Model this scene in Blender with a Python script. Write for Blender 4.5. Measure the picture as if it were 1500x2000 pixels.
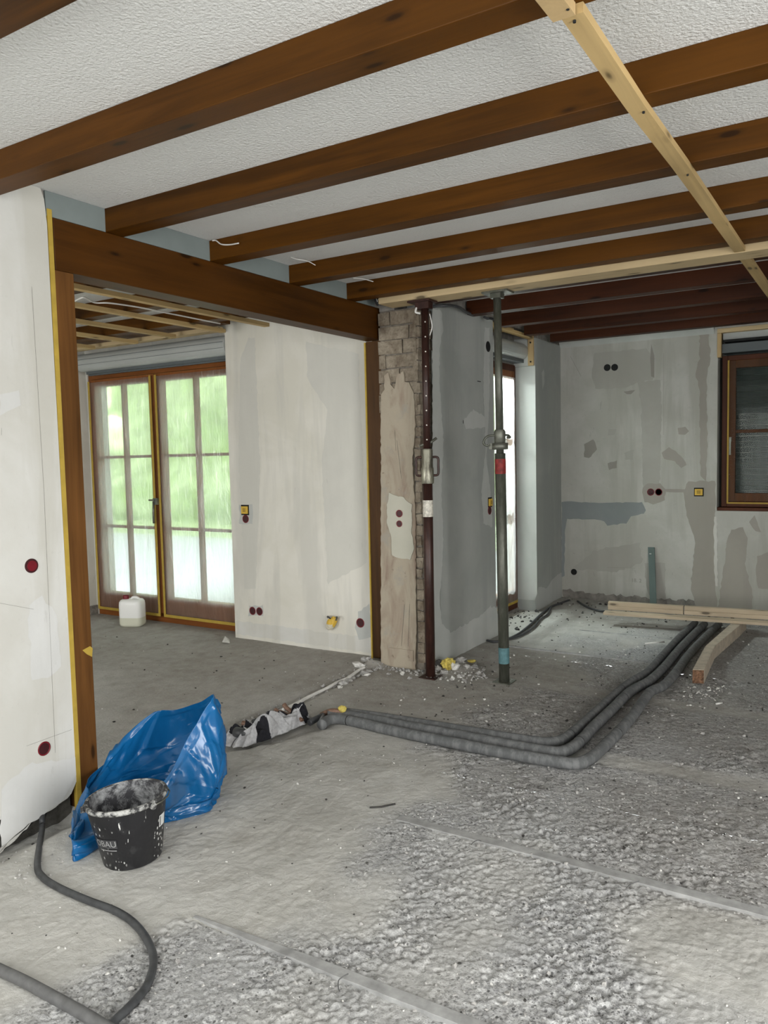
import bpy, bmesh, math, random
import numpy as np
from mathutils import Vector, Matrix, noise as mn

for o in list(bpy.data.objects): bpy.data.objects.remove(o)
S = bpy.context.scene
C = bpy.data.collections.new('scene_objects'); S.collection.children.link(C)
R = math.radians
# ---------------------------------------------------------------- camera
YAW, PITCH, ROLL, FPX, EYE = R(31.8124), R(-4.0967), R(-1.2722), 1530.36, 1.5
fw = Vector((-math.sin(YAW)*math.cos(PITCH), math.cos(YAW)*math.cos(PITCH), math.sin(PITCH)))
s0 = Vector((math.cos(YAW), math.sin(YAW), 0)); u0 = s0.cross(fw)
rt = s0*math.cos(ROLL)+u0*math.sin(ROLL); up = -s0*math.sin(ROLL)+u0*math.cos(ROLL)
cd = bpy.data.cameras.new('camera'); cam = bpy.data.objects.new('camera', cd); C.objects.link(cam)
M4 = Matrix((rt, up, -fw)).transposed().to_4x4(); M4.translation = (0, 0, EYE)
cam.matrix_world = M4; cd.sensor_fit = 'HORIZONTAL'; cd.sensor_width = 36
cd.lens = 36*FPX/1500; cd.clip_start = .02; cd.clip_end = 200
S.camera = cam
# ---------------------------------------------------------------- light and exposure
S.view_settings.view_transform = 'Standard'; S.view_settings.look = 'None'
S.view_settings.gamma = 1; S.view_settings.exposure = -0.04
try: S.view_settings.use_curve_mapping = False
except Exception: pass
W = bpy.data.worlds.new('world'); S.world = W; W.use_nodes = True
bg = W.node_tree.nodes['Background']; bg.inputs[0].default_value = (.94, .98, 1, 1); bg.inputs[1].default_value = 2.5

def area(name, loc, rot, sx, sy, power, col=(1, 1, 1)):
    l = bpy.data.lights.new(name, 'AREA'); l.shape = 'RECTANGLE'; l.size = sx; l.size_y = sy
    l.energy = power; l.color = col
    o = bpy.data.objects.new(name, l); C.objects.link(o); o.location = loc; o.rotation_euler = rot
    return o
# main-room daylight arriving at the big glazed openings to the right of and behind the photographer
area('daylight_right', (2.75, .75, 1.25), (0, R(60), 0), 2.1, 2.4, 195, (1, .985, .95))
area('daylight_back', (-0.9, -1.75, 1.25), (R(-62), 0, R(180)), 2.6, 2.1, 72, (1, .99, .96))
area('annex_fill', (-4.9, -1.75, 1.25), (R(-68), 0, R(180)), 2.4, 2.1, 95, (1, .985, .95))  # fill light added to brighten the annex, no such source seen
# sky above the terrace outside the two garden doors
area('sky_door', (-5.5, 6.9, 3.9), (R(-38), 0, 0), 3.2, 2.2, 900, (.93, .98, 1))
area('sky_side', (-3.62, 6.35, 2.85), (R(0), R(-48), 0), 1.0, 1.4, 850, (.93, .98, 1))

# ---------------------------------------------------------------- helpers
def ray(px, py): return (rt*((px-750)/FPX) - up*((py-1000)/FPX) + fw)
def at(px, py, ax, v):
    """point where the line of sight of a photo pixel meets the plane axis=v"""
    d = ray(px, py); o = Vector((0, 0, EYE)); return o + d*((v-o[ax])/d[ax])
def fl(px, py, z=0.): return at(px, py, 2, z)

def obj(name, bm, mats, parent=None, smooth=False, bevel=0):
    me = bpy.data.meshes.new(name)
    if isinstance(bm, bmesh.types.BMesh):
        bmesh.ops.recalc_face_normals(bm, faces=bm.faces) if bm.faces and not getattr(bm, '_nr', False) else None
        bm.to_mesh(me); bm.free()
    else: me = bm
    if not isinstance(mats, (list, tuple)): mats = [mats]
    for m in mats: me.materials.append(m)
    o = bpy.data.objects.new(name, me); C.objects.link(o)
    if parent: o.parent = parent
    if smooth:
        for p in me.polygons: p.use_smooth = True
    if bevel:
        b = o.modifiers.new('b', 'BEVEL'); b.width = bevel; b.segments = 2; b.limit_method = 'ANGLE'
    return o
def tag(o, label, cat, group=None, kind=None):
    o['label'] = label; o['category'] = cat
    if group: o['group'] = group
    if kind: o['kind'] = kind
    return o
def thing(name, label, cat, loc=(0, 0, 0), group=None):
    o = bpy.data.objects.new(name, None); C.objects.link(o); o.location = loc; o.empty_display_size = .05
    return tag(o, label, cat, group)
def struct(name, bm, m, parent=None, label=None, cat=None, **k):
    o = obj(name, bm, m, parent, **k)
    if not parent: o['kind'] = 'structure'
    if label: o['label'] = label
    if cat: o['category'] = cat
    return o
def reorigin(root):
    """move children meshes (built in world coordinates) under an Empty placed elsewhere"""
    for ch in root.children: ch.matrix_parent_inverse = Matrix.Translation(-root.location)

def box(bm, a, b, mi=0, rot=None, piv=None):
    a = Vector(a); b = Vector(b)
    vs = [bm.verts.new((x, y, z)) for x in (a.x, b.x) for y in (a.y, b.y) for z in (a.z, b.z)]
    for f in ((0,1,3,2), (4,6,7,5), (0,4,5,1), (2,3,7,6), (0,2,6,4), (1,5,7,3)):
        fc = bm.faces.new([vs[i] for i in f]); fc.material_index = mi
    if rot is not None:
        bmesh.ops.rotate(bm, verts=vs, cent=piv or (a+b)/2, matrix=rot)
    return vs
def B(): return bmesh.new()
def boxes(*l):
    bm = B()
    for a, b in l: box(bm, a, b)
    return bm
def smooth_path(pts, n=6):
    pts = [Vector(p) for p in pts]; out = []
    for i in range(len(pts)-1):
        p0 = pts[max(i-1, 0)]; p1 = pts[i]; p2 = pts[i+1]; p3 = pts[min(i+2, len(pts)-1)]
        for k in range(n):
            t = k/n
            out.append(.5*((2*p1)+(p2-p0)*t+(2*p0-5*p1+4*p2-p3)*t*t+(-p0+3*p1-3*p2+p3)*t**3))
    out.append(pts[-1]); return out
def tube(bm, path, r, seg=10, cap=True, mi=0, wob=0):
    path = [Vector(p) for p in path]; rings = []; prev = None
    for i, p in enumerate(path):
        d = (path[min(i+1, len(path)-1)]-path[max(i-1, 0)]).normalized()
        if prev is None:
            a = Vector((0, 0, 1)) if abs(d.z) < .9 else Vector((1, 0, 0))
            n = d.cross(a).normalized()
        else: n = (prev-d*prev.dot(d)).normalized()
        prev = n; b = d.cross(n)
        rr = r[i] if isinstance(r, (list, tuple)) else r
        rr *= 1+wob*(random.random()-.5)
        rings.append([bm.verts.new(p+(n*math.cos(2*math.pi*k/seg)+b*math.sin(2*math.pi*k/seg))*rr) for k in range(seg)])
    for i in range(len(rings)-1):
        for k in range(seg):
            f = bm.faces.new((rings[i][k], rings[i][(k+1) % seg], rings[i+1][(k+1) % seg], rings[i+1][k])); f.material_index = mi; f.smooth = True
    if cap:
        f = bm.faces.new(rings[0][::-1]); f.material_index = mi
        f = bm.faces.new(rings[-1]); f.material_index = mi
    return rings
def tubebm(path, r, **k):
    bm = B(); tube(bm, path, r, **k); return bm
def lathe(bm, prof, c, seg=40, mi=0, M=None):
    rings = []
    for r, z in prof:
        ring = []
        for k in range(seg):
            v = Vector((r*math.cos(2*math.pi*k/seg), r*math.sin(2*math.pi*k/seg), z))
            if M: v = M @ v
            ring.append(bm.verts.new(v+Vector(c)))
        rings.append(ring)
    for i in range(len(rings)-1):
        for k in range(seg):
            f = bm.faces.new((rings[i][k], rings[i][(k+1) % seg], rings[i+1][(k+1) % seg], rings[i+1][k])); f.material_index = mi; f.smooth = True
    return rings
def jag(pts, step=.03, amp=.006, seed=0):
    """subdivide a closed outline and roughen it"""
    rnd = random.Random(seed); out = []
    n = len(pts)
    for i in range(n):
        a = Vector(pts[i]); b = Vector(pts[(i+1) % n]); k = max(1, int((b-a).length/step))
        for j in range(k):
            p = a.lerp(b, j/k)
            q = p+Vector([rnd.uniform(-amp, amp) for _ in range(len(p))])
            out.append(q)
    return out
def slab(bm, pts, ax, t, mi=0):
    """closed outline (3D points in a plane) extruded by t along axis ax"""
    a = [bm.verts.new(p) for p in pts]; d = Vector((0, 0, 0)); d[ax] = t
    b = [bm.verts.new(Vector(p)+d) for p in pts]
    f = bm.faces.new(a); f.material_index = mi; g = bm.faces.new(b[::-1]); g.material_index = mi
    n = len(a)
    for i in range(n):
        q = bm.faces.new((a[i], b[i], b[(i+1) % n], a[(i+1) % n])); q.material_index = mi
def patch(bm, ax, v, px, mi, off, seed=0, step=.03, amp=.007, t=.0006):
    """plaster patch on a wall: outline read from the photo, lifted off the wall by a trowel's thickness"""
    pts = [at(x, y, ax, v) for x, y in px]
    o = jag(pts, step, amp, seed)
    for p in o: p[ax] = v+off
    a = [bm.verts.new(p) for p in o]; f = bm.faces.new(a); f.material_index = mi
    return f

# numpy value noise
def _h(ix, iy, s):
    n = (ix.astype(np.int64)*374761393+iy.astype(np.int64)*668265263+s*1442695041) & 0xffffffff
    n = ((n ^ (n >> 13))*1274126177) & 0xffffffff
    return ((n ^ (n >> 16)) & 0xffff)/65535.
def vn(x, y, s=0):
    ix = np.floor(x); iy = np.floor(y); fx = x-ix; fy = y-iy
    fx = fx*fx*(3-2*fx); fy = fy*fy*(3-2*fy)
    a = _h(ix, iy, s); b = _h(ix+1, iy, s); c = _h(ix, iy+1, s); d = _h(ix+1, iy+1, s)
    return (a*(1-fx)+b*fx)*(1-fy)+(c*(1-fx)+d*fx)*fy
def fbm(x, y, s=0, o=4):
    t = 0; a = .5
    for k in range(o): t = t+a*vn(x*2**k+k*17.3, y*2**k+k*9.1, s+k); a *= .5
    return t/(1-.5**o)

# ---------------------------------------------------------------- materials
class NT:
    def __init__(s, name):
        s.m = bpy.data.materials.new(name); s.m.use_nodes = True; s.t = s.m.node_tree; s.n = s.t.nodes; s.l = s.t.links
        s.b = s.n['Principled BSDF']; s.out = s.n['Material Output']
        s.tc = s.n.new('ShaderNodeTexCoord'); s.co = s.tc.outputs['Object']
    def mp(s, sc, src=None, rot=(0, 0, 0), loc=(0, 0, 0)):
        m = s.n.new('ShaderNodeMapping'); m.inputs['Scale'].default_value = sc; m.inputs['Rotation'].default_value = rot
        m.inputs['Location'].default_value = loc
        s.l.new(src or s.co, m.inputs['Vector']); return m.outputs[0]
    def noise(s, sc, det=4, rough=.6, v=None, dist=0):
        m = s.n.new('ShaderNodeTexNoise'); m.inputs['Scale'].default_value = sc; m.inputs['Detail'].default_value = det
        m.inputs['Roughness'].default_value = rough; m.inputs['Distortion'].default_value = dist
        s.l.new(v or s.co, m.inputs['Vector']); return m.outputs['Fac']
    def voro(s, sc, v=None, feat='F1', rnd=1):
        m = s.n.new('ShaderNodeTexVoronoi'); m.feature = feat; m.inputs['Scale'].default_value = sc; m.inputs['Randomness'].default_value = rnd
        s.l.new(v or s.co, m.inputs['Vector']); return m.outputs['Distance']
    def ramp(s, f, a, b, ca=(0, 0, 0), cb=(1, 1, 1), mode=None):
        m = s.n.new('ShaderNodeValToRGB'); e = m.color_ramp.elements
        e[0].position = a; e[1].position = b; e[0].color = (*ca, 1); e[1].color = (*cb, 1)
        if mode: m.color_ramp.interpolation = mode
        s.l.new(f, m.inputs[0]); return m.outputs[0]
    def mix(s, f, a, b, mode='MIX'):
        m = s.n.new('ShaderNodeMix'); m.data_type = 'RGBA'; m.blend_type = mode
        for i, v in ((0, f), (6, a), (7, b)):
            if hasattr(v, 'is_linked'): s.l.new(v, m.inputs[i])
            elif i == 0: m.inputs[0].default_value = v
            else: m.inputs[i].default_value = (*v, 1)
        return m.outputs[2]
    def math(s, op, a, b=0):
        m = s.n.new('ShaderNodeMath'); m.operation = op
        for i, v in ((0, a), (1, b)):
            if hasattr(v, 'is_linked'): s.l.new(v, m.inputs[i])
            else: m.inputs[i].default_value = v
        return m.outputs[0]
    def col(s, c):
        if hasattr(c, 'is_linked'): s.l.new(c, s.b.inputs['Base Color'])
        else: s.b.inputs['Base Color'].default_value = (*c, 1)
        return s
    def bump(s, h, st=.3, d=.01):
        m = s.n.new('ShaderNodeBump'); m.inputs['Strength'].default_value = st; m.inputs['Distance'].default_value = d
        s.l.new(h, m.inputs['Height']); s.l.new(m.outputs[0], s.b.inputs['Normal']); return s
    def p(s, rough=.6, metal=0, spec=.5, **k):
        s.b.inputs['Roughness'].default_value = rough; s.b.inputs['Metallic'].default_value = metal
        s.b.inputs['Specular IOR Level'].default_value = spec
        for n, v in k.items(): s.b.inputs[n.replace('_', ' ')].default_value = v
        return s

def simple(name, c, rough=.6, metal=0, var=.15, sc=12, bump=.1, spec=.4):
    t = NT(name); n = t.noise(sc, 5)
    t.col(t.mix(t.ramp(n, .3, .7), [x*(1-var) for x in c], [min(1, x*(1+var)) for x in c]))
    t.p(rough, metal, spec)
    if bump: t.bump(t.noise(sc*4, 4), bump, .004)
    return t.m
def stained(name, c, axis=0, dark=.45, knots=True, rough=.42):
    """stained softwood, grain along the given axis"""
    t = NT(name); sc = [22, 22, 22]; sc[axis] = 1.1
    info = t.n.new('ShaderNodeObjectInfo')
    cb = t.n.new('ShaderNodeVectorMath'); cb.operation = 'ADD'; t.l.new(t.co, cb.inputs[0])
    m3 = t.n.new('ShaderNodeVectorMath'); m3.operation = 'SCALE'; m3.inputs[0].default_value = (7, 13, 5)
    t.l.new(info.outputs['Random'], m3.inputs['Scale']); t.l.new(m3.outputs[0], cb.inputs[1]); co = cb.outputs[0]
    g = t.noise(1, 6, .65, t.mp(sc, co), .6)
    big = t.noise(1.3, 3, .5, co)
    base = t.mix(t.ramp(g, .35, .68), [x*dark for x in c], c)
    base = t.mix(t.ramp(big, .35, .7), base, t.mix(.5, base, [x*1.5 for x in c]))
    if knots:
        ks = [11, 11, 11]; ks[axis] = 3.2
        v = t.voro(1, t.mp(ks, co))
        base = t.mix(t.ramp(v, .09, .13, (.9, .9, .9), (0, 0, 0)), base, [x*.16 for x in c])
        base = t.mix(t.ramp(v, .13, .20, (.35,)*3, (0, 0, 0)), base, [x*.35 for x in c])
    t.col(base).p(rough+.06, 0, .16).bump(g, .12, .003)
    return t.m
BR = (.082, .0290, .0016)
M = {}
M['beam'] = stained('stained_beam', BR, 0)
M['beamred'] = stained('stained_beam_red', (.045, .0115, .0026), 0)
M['header'] = stained('stained_header', (.066, .0235, .003), 1)
M['post'] = stained('stained_post', (.135, .058, .016), 2)
M['postdark'] = stained('stained_post_dark', (.075, .034, .010), 2)
M['pine'] = stained('raw_pine', (.50, .385, .225), 0, .80, True, .6)
M['piney'] = stained('raw_pine_y', (.50, .355, .165), 1, .72, True, .6)
M['pinez'] = stained('raw_pine_z', (.46, .33, .17), 2, .82, False, .6)
M['plankpine'] = stained('planed_pine', (.47, .385, .28), 0, .82, True, .6)
M['timber'] = simple('weathered_timber', (.50, .43, .34), .8, 0, .2, 20, .3)
M['frame'] = stained('window_frame_wood', (.22, .075, .02), 2, .6, False, .35)
M['frameh'] = stained('window_frame_wood_h', (.22, .075, .02), 0, .6, False, .35)
M['framedk'] = stained('window_frame_dark', (.075, .022, .008), 2, .6, False, .4)

def ceiling_mat():
    t = NT('rough_white_ceiling')
    n = t.noise(105, 3, .6, None, .3); v = t.voro(85, None, 'SMOOTH_F1')
    t.col(t.mix(t.noise(1.2, 3), (.64, .64, .62), (.71, .71, .69))).p(.9, 0, .2)
    t.bump(t.math('ADD', n, t.math('MULTIPLY', v, -.5)), .8, .007); return t.m
M['ceiling'] = ceiling_mat(); M['sashdk'] = stained('window_sash_dark', (.10, .036, .010), 2, .6, False, .4)
def plaster(name, c1, c2, c3, streak=.5, sc=1.6, bump=.15, specks=0.5):
    t = NT(name)
    a = t.ramp(t.noise(sc, 5, .6, None, .4), .42, .60)
    b = t.ramp(t.noise(1, 4, .6, t.mp((4.5, 4.5, .55)), .3), .48, .60)
    c = t.mix(a, c1, c2)
    c = t.mix(t.math('MULTIPLY', b, streak), c, c3)
    fine = t.noise(38, 5, .7)
    c = t.mix(t.ramp(fine, .60, .78, (0, 0, 0), (.25*specks,)*3), c, (.25, .24, .22))
    scr = t.noise(1, 3, .5, t.mp((30, 30, 9), rot=(.5, .3, 0)))
    c = t.mix(t.ramp(scr, .70, .74, (0, 0, 0), (.30*specks,)*3), c, (.30, .29, .27))
    t.col(c).p(.88, 0, .25).bump(t.mix(.5, fine, t.noise(6, 4)), bump, .008); return t.m
M['white'] = plaster('wall_plaster_white', (.56, .55, .51), (.62, .615, .585), (.49, .475, .42), .55)
M['warm'] = plaster('wall_plaster_warm', (.62, .60, .53), (.68, .66, .60), (.52, .51, .47), .55)
M['grey'] = plaster('filler_grey', (.335, .35, .33), (.38, .39, .37), (.31, .325, .31), .6)
M['lgrey'] = plaster('filler_light_grey', (.44, .455, .435), (.49, .50, .48), (.42, .43, .41), .5)
M['soft'] = plaster('filler_soft', (.555, .545, .50), (.59, .58, .53), (.53, .52, .475), .5)
M['softw'] = plaster('filler_soft_white', (.59, .59, .575), (.635, .635, .62), (.56, .555, .53), .5)
M['far'] = plaster('wall_plaster_far', (.425, .42, .38), (.475, .47, .435), (.37, .36, .32), .75, 2.6, .2, 1.3)
M['fillbeige'] = plaster('filler_beige', (.315, .295, .26), (.345, .325, .285), (.30, .28, .245), .4)
M['fillfaint'] = plaster('filler_faint', (.36, .35, .315), (.39, .38, .345), (.345, .335, .30), .4)
M['fillcool'] = plaster('filler_cool', (.225, .245, .25), (.25, .27, .272), (.23, .25, .252), .3)
M['filldark'] = plaster('filler_dark', (.26, .25, .22), (.30, .285, .255), (.27, .255, .225), .4)
M['frieze'] = simple('grey_frieze_board', (.185, .215, .21), .8, 0, .06, 6, .05)
M['concrete'] = simple('raw_masonry', (.22, .205, .185), .95, 0, .35, 14, .9)
def brickm():
    t = NT('old_brick')
    n = t.noise(9, 5, .7); n2 = t.noise(40, 4)
    c = t.mix(t.ramp(n, .35, .65), (.14, .11, .08), (.31, .27, .21)); c = t.mix(t.ramp(n2, .55, .75), c, (.12, .09, .07))
    t.col(c).p(.95, 0, .1).bump(n2, .8, .01); return t.m
M['brick'] = brickm()
M['mortar'] = simple('mortar', (.17, .15, .125), .97, 0, .4, 25, .9)
def colpl():
    t = NT('column_old_plaster')
    a = t.ramp(t.noise(1, 5, .6, t.mp((7, 7, 2.2)), .8), .46, .66)
    c = t.mix(a, (.36, .315, .245), (.26, .20, .155))
    c = t.mix(t.ramp(t.noise(7, 5, .7), .55, .7), c, (.31, .285, .24))
    c = t.mix(t.ramp(t.noise(30, 4), .66, .72), c, (.2, .16, .12))
    t.col(c).p(.9, 0, .2).bump(t.noise(16, 5), .4, .01); return t.m
M['colpl'] = colpl()
M['colpatch'] = plaster('column_filler_patch', (.43, .42, .35), (.47, .455, .385), (.41, .40, .335), .3)
M['red'] = simple('red_plastic_box', (.16, .006, .014), .4, 0, .2, 30, 0)
M['darkred'] = simple('dark_red_plastic', (.045, .006, .008), .5, 0, .2, 30, 0)
M['black'] = simple('black_hole', (.01, .01, .01), .8, 0, .2, 30, 0)
M['yel'] = simple('yellow_plastic', (.62, .40, .05), .5, 0, .1, 30, 0)
M['tape'] = simple('yellow_masking_tape', (.42, .29, .045), .65, 0, .12, 14, .15)
M['tapedk'] = simple('ochre_tape', (.36, .23, .03), .6, 0, .12, 14, .1)
M['steelgal'] = simple('galvanised_steel', (.20, .205, .175), .5, .75, .35, 18, .15)
def propm(name, c, c2, metal):
    t = NT(name); n = t.noise(1, 5, .7, t.mp((30, 30, 6)))
    t.col(t.mix(t.ramp(n, .45, .62), c, c2)).p(.42, metal, .5).bump(t.noise(60, 3), .25, .003); return t.m
M['proprust'] = propm('rust_brown_prop', (.030, .012, .009), (.055, .022, .016), .2)
M['propgreen'] = propm('grey_green_prop', (.09, .095, .075), (.15, .15, .125), .45)
M['chrome'] = propm('worn_zinc', (.42, .41, .33), (.16, .15, .12), .8)
M['propred'] = simple('flaking_red_paint', (.22, .022, .02), .6, 0, .5, 40, .2)
M['propwhite'] = simple('flaking_white_paint', (.60, .57, .50), .6, 0, .4, 60, .2)
M['propblue'] = simple('teal_paint', (.09, .19, .21), .6, 0, .2, 40, .2)
M['foampipe'] = propm('grey_foam_insulation', (.10, .104, .106), (.165, .168, .17), 0); M['foampipe'].node_tree.nodes['Principled BSDF'].inputs['Roughness'].default_value = .75
M['joint'] = simple('black_tape_joint', (.02, .02, .02), .5)
M['cable'] = simple('black_cable', (.05, .052, .055), .45, 0, .3, 30, .1)
M['conduit'] = simple('grey_conduit', (.12, .12, .12), .5, 0, .2, 30, .1)
M['whitewire'] = simple('white_wire', (.74, .73, .70), .5, 0, .1, 20, 0)
M['copper'] = simple('old_copper_pipe', (.20, .12, .085), .55, .3, .4, 40, .3)
M['wool'] = simple('yellow_mineral_wool', (.62, .50, .12), .95, 0, .3, 60, 1.)
M['shutter'] = simple('grey_shutter_casing', (.40, .42, .41), .38, 0, .04, 4, 0)
M['shutterdk'] = simple('dark_shutter_rail', (.10, .115, .12), .5, 0, .1, 4, 0)
M['slat'] = simple('closed_shutter_slats', (.020, .028, .026), .6, 0, .2, 8, 0)
M['greenplank'] = simple('green_gypsum_strip', (.115, .155, .145), .8, 0, .08, 12, .1)
M['stone'] = simple('grey_rubble', (.38, .37, .355), .95, 0, .4, 30, .8)
M['stonew'] = simple('white_plaster_chip', (.66, .65, .62), .9, 0, .12, 40, .3)
M['stoned'] = simple('dark_crumb', (.05, .048, .045), .95, 0, .3, 40, .3)
M['shade'] = simple('shaded_masonry', (.10, .095, .085), .95, 0, .4, 22, .9)  # shade of the wall-foot cavity put into the colour; also draws pencil lines
M['socle'] = simple('stone_skirting', (.22, .205, .18), .8, 0, .45, 55, .3)
M['foliage'] = simple('garden_foliage', (.56, .70, .36), .8, 0, .4, 3, .5)
M['terrace'] = simple('pale_terrace', (.62, .64, .66), .85, 0, .1, 3, .1)
M['bark'] = simple('tree_bark', (.06, .05, .035), .9, 0, .3, 12, .6)
M['screed'] = simple('dusty_screed_strip', (.32, .32, .315), .85, 0, .3, 14, .15)

def foil_mat(name, tr, sc=(6, 6, 1.2), blur=0, gloss=.18, grough=.22):
    """thin crumpled masking foil: partly see-through, partly scattering"""
    t = NT(name)
    w = t.noise(1, 4, .6, t.mp(sc), 1.2); w2 = t.noise(1, 3, .6, t.mp((sc[0]*3.5, sc[1]*3.5, sc[2]*3), rot=(0, .5, 0)), 1.)
    h = t.math('ADD', w, t.math('MULTIPLY', w2, .4))
    tp = t.n.new('ShaderNodeBsdfTransparent'); tp.inputs[0].default_value = (.96, .97, .96, 1)
    tl = t.n.new('ShaderNodeBsdfTranslucent'); tl.inputs[0].default_value = (.85, .87, .86, 1)
    df = t.n.new('ShaderNodeBsdfDiffuse'); df.inputs[0].default_value = (.55, .55, .54, 1)
    gl = t.n.new('ShaderNodeBsdfGlossy'); gl.inputs['Roughness'].default_value = grough
    bp = t.n.new('ShaderNodeBump'); bp.inputs['Strength'].default_value = .9; bp.inputs['Distance'].default_value = .03
    t.l.new(h, bp.inputs['Height'])
    for q in (tl, df, gl): t.l.new(bp.outputs[0], q.inputs['Normal'])
    def ms(f, a, b):
        m = t.n.new('ShaderNodeMixShader')
        if hasattr(f, 'is_linked'): t.l.new(f, m.inputs[0])
        else: m.inputs[0].default_value = f
        t.l.new(a, m.inputs[1]); t.l.new(b, m.inputs[2]); return m.outputs[0]
    body = ms(gloss, ms(.22, tl.outputs[0], df.outputs[0]), gl.outputs[0])
    if blur:
        rf = t.n.new('ShaderNodeBsdfRefraction'); rf.inputs['IOR'].default_value = 1.02; rf.inputs['Roughness'].default_value = 1.0
        rf.inputs['Color'].default_value = (.97, .98, .97, 1); t.l.new(bp.outputs[0], rf.inputs['Normal'])
        body = ms(blur, body, rf.outputs[0])
    f = t.ramp(h, .45, 1.0, (tr-.12,)*3, (tr+.18,)*3)
    s = ms(f, body, tp.outputs[0])
    t.l.new(s, t.out.inputs['Surface']); return t.m
M['foil'] = foil_mat('masking_foil', .27, (6, 6, 1.2), .38)
M['foil2'] = foil_mat('loose_masking_foil', .34, (9, 9, .9))
M['foil3'] = foil_mat('thin_masking_foil', .93, (7, 7, .9), 0, .03, .6)
def glass():
    t = NT('window_glass')
    tp = t.n.new('ShaderNodeBsdfTransparent'); tp.inputs[0].default_value = (.93, .96, .94, 1)
    gl = t.n.new('ShaderNodeBsdfGlossy'); gl.inputs['Roughness'].default_value = .03
    m = t.n.new('ShaderNodeMixShader'); m.inputs[0].default_value = .008
    t.l.new(tp.outputs[0], m.inputs[1]); t.l.new(gl.outputs[0], m.inputs[2]); t.l.new(m.outputs[0], t.out.inputs['Surface']); return t.m
M['glass'] = glass()

def floor_mat():
    t = NT('rubble_concrete_floor')
    at_ = t.n.new('ShaderNodeAttribute'); at_.attribute_name = 'roughness_mask'; rm = at_.outputs['Fac']
    big = t.noise(.9, 5, .6); mid = t.noise(5, 5, .65); fine = t.noise(60, 5, .7); sw = t.noise(1, 4, .6, t.mp((14, 5, 5), rot=(0, 0, .7)), .8)
    sm = t.mix(t.ramp(big, .38, .62), (.39, .38, .35), (.54, .535, .51))
    sm = t.mix(t.ramp(sw, .42, .66, (0, 0, 0), (.5, .5, .5)), sm, (.57, .56, .53))
    sm = t.mix(t.ramp(mid, .52, .72, (0, 0, 0), (.55,)*3), sm, (.29, .27, .235))
    st = t.noise(2.2, 6, .7, None, 1.5); sm = t.mix(t.ramp(st, .50, .56, (0, 0, 0), (.35,)*3), sm, (.56, .55, .52))
    g1 = t.noise(62, 5, .8, None, .3); g2 = t.noise(17, 4, .6)
    rg = t.mix(t.ramp(g1, .40, .58), (.21, .21, .212), (.72, .72, .715))
    rg = t.mix(t.ramp(g2, .42, .62, (.45,)*3, (0, 0, 0)), rg, (.28, .28, .285))
    v = t.voro(46)
    rg = t.mix(t.ramp(v, .17, .24, (.95,)*3, (0, 0, 0)), rg, (.06, .06, .062)); v3 = t.voro(90, t.mp((1, 1, 1), loc=(1, 7, 0))); rg = t.mix(t.ramp(v3, .20, .28, (.8,)*3, (0, 0, 0)), rg, (.12, .12, .12))
    v2 = t.voro(21, t.mp((1, 1, 1), loc=(3, 4, 0)))
    rg = t.mix(t.ramp(v2, .06, .09, (.9,)*3, (0, 0, 0)), rg, (.74, .74, .73))
    bl = t.noise(3.2, 4, .65, None, .6); rg = t.mix(t.ramp(bl, .40, .58, (.65,)*3, (0, 0, 0)), rg, (.44, .44, .435)); rg = t.mix(t.ramp(bl, .55, .68, (0, 0, 0), (.55,)*3), rg, (.70, .70, .69))
    dt = t.n.new('ShaderNodeAttribute'); dt.attribute_name = 'dirt_shade_mask'; dm = t.math('MULTIPLY', dt.outputs['Fac'], t.ramp(t.noise(11, 5, .7), .25, .62, (.35,)*3, (1, 1, 1)))  # brown dirt together with painted dimness of the back floor
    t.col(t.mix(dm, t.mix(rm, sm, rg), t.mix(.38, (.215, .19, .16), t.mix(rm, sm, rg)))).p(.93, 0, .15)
    t.bump(t.mix(rm, t.math('ADD', t.math('MULTIPLY', sw, .6), t.math('MULTIPLY', fine, .5)), t.math('ADD', g1, t.math('MULTIPLY', v, .7))), .8, .011)
    return t.m
M['floor'] = floor_mat()

# ================================================================ STRUCTURE
CZ = 2.64; XH = -2.95
# floor -----------------------------------------------------------
def seg(x, y, x0, y0, x1, y1):
    dx, dy = x1-x0, y1-y0; t = np.clip(((x-x0)*dx+(y-y0)*dy)/(dx*dx+dy*dy), 0, 1)
    return np.hypot(x-x0-t*dx, y-y0-t*dy)
def sstep(a, b, x):
    t = np.clip((x-a)/(b-a), 0, 1); return t*t*(3-2*t)
def rough_mask(x, y):
    # the smooth trowelled skin lies to the left; the scraped gravel to the right of this line
    bx = np.interp(y, [1.2, 1.6, 1.74, 1.76, 2.2, 2.65, 3.5, 3.7, 4.3, 5.0, 5.5, 6.2, 8], [-1.95, -1.9, -1.85, -1.5, -1.45, -1.62, -1.86, -1.9, -1.95, -1.6, -1.9, -1.4, -1.0])
    wob = (fbm(x*3, y*3, 5)-.5)*.9
    m = sstep(-.10, .16, x-bx+wob*.6)
    m2 = sstep(.56, .68, fbm(x*1.6+3, y*1.6, 9, 3))*.45     # trowelled islands inside the gravel
    m = m*(1-m2*sstep(.1, .5, x-bx))
    # hardened patch at lower right
    d = np.hypot((x+.32)/.34, (y-2.42)/.26); m = m*(1-.8*sstep(1.2, .7, d+wob*.7))
    # bands along the screed strips
    for yy in (3.74, 4.74): m = m*(1-.75*sstep(.11, .04, np.abs(y-yy+(fbm(x*2, y*0, 3)-.5)*.08)))
    m = np.maximum(m, .55*sstep(5.6, 5.9, y)*sstep(-2.3, -1.9, x)*sstep(.45, .55, fbm(x*2, y*2, 21, 3)))
    m = np.where(x < -2.97, .06, m)
    return np.clip(m, 0, 1)
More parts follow.
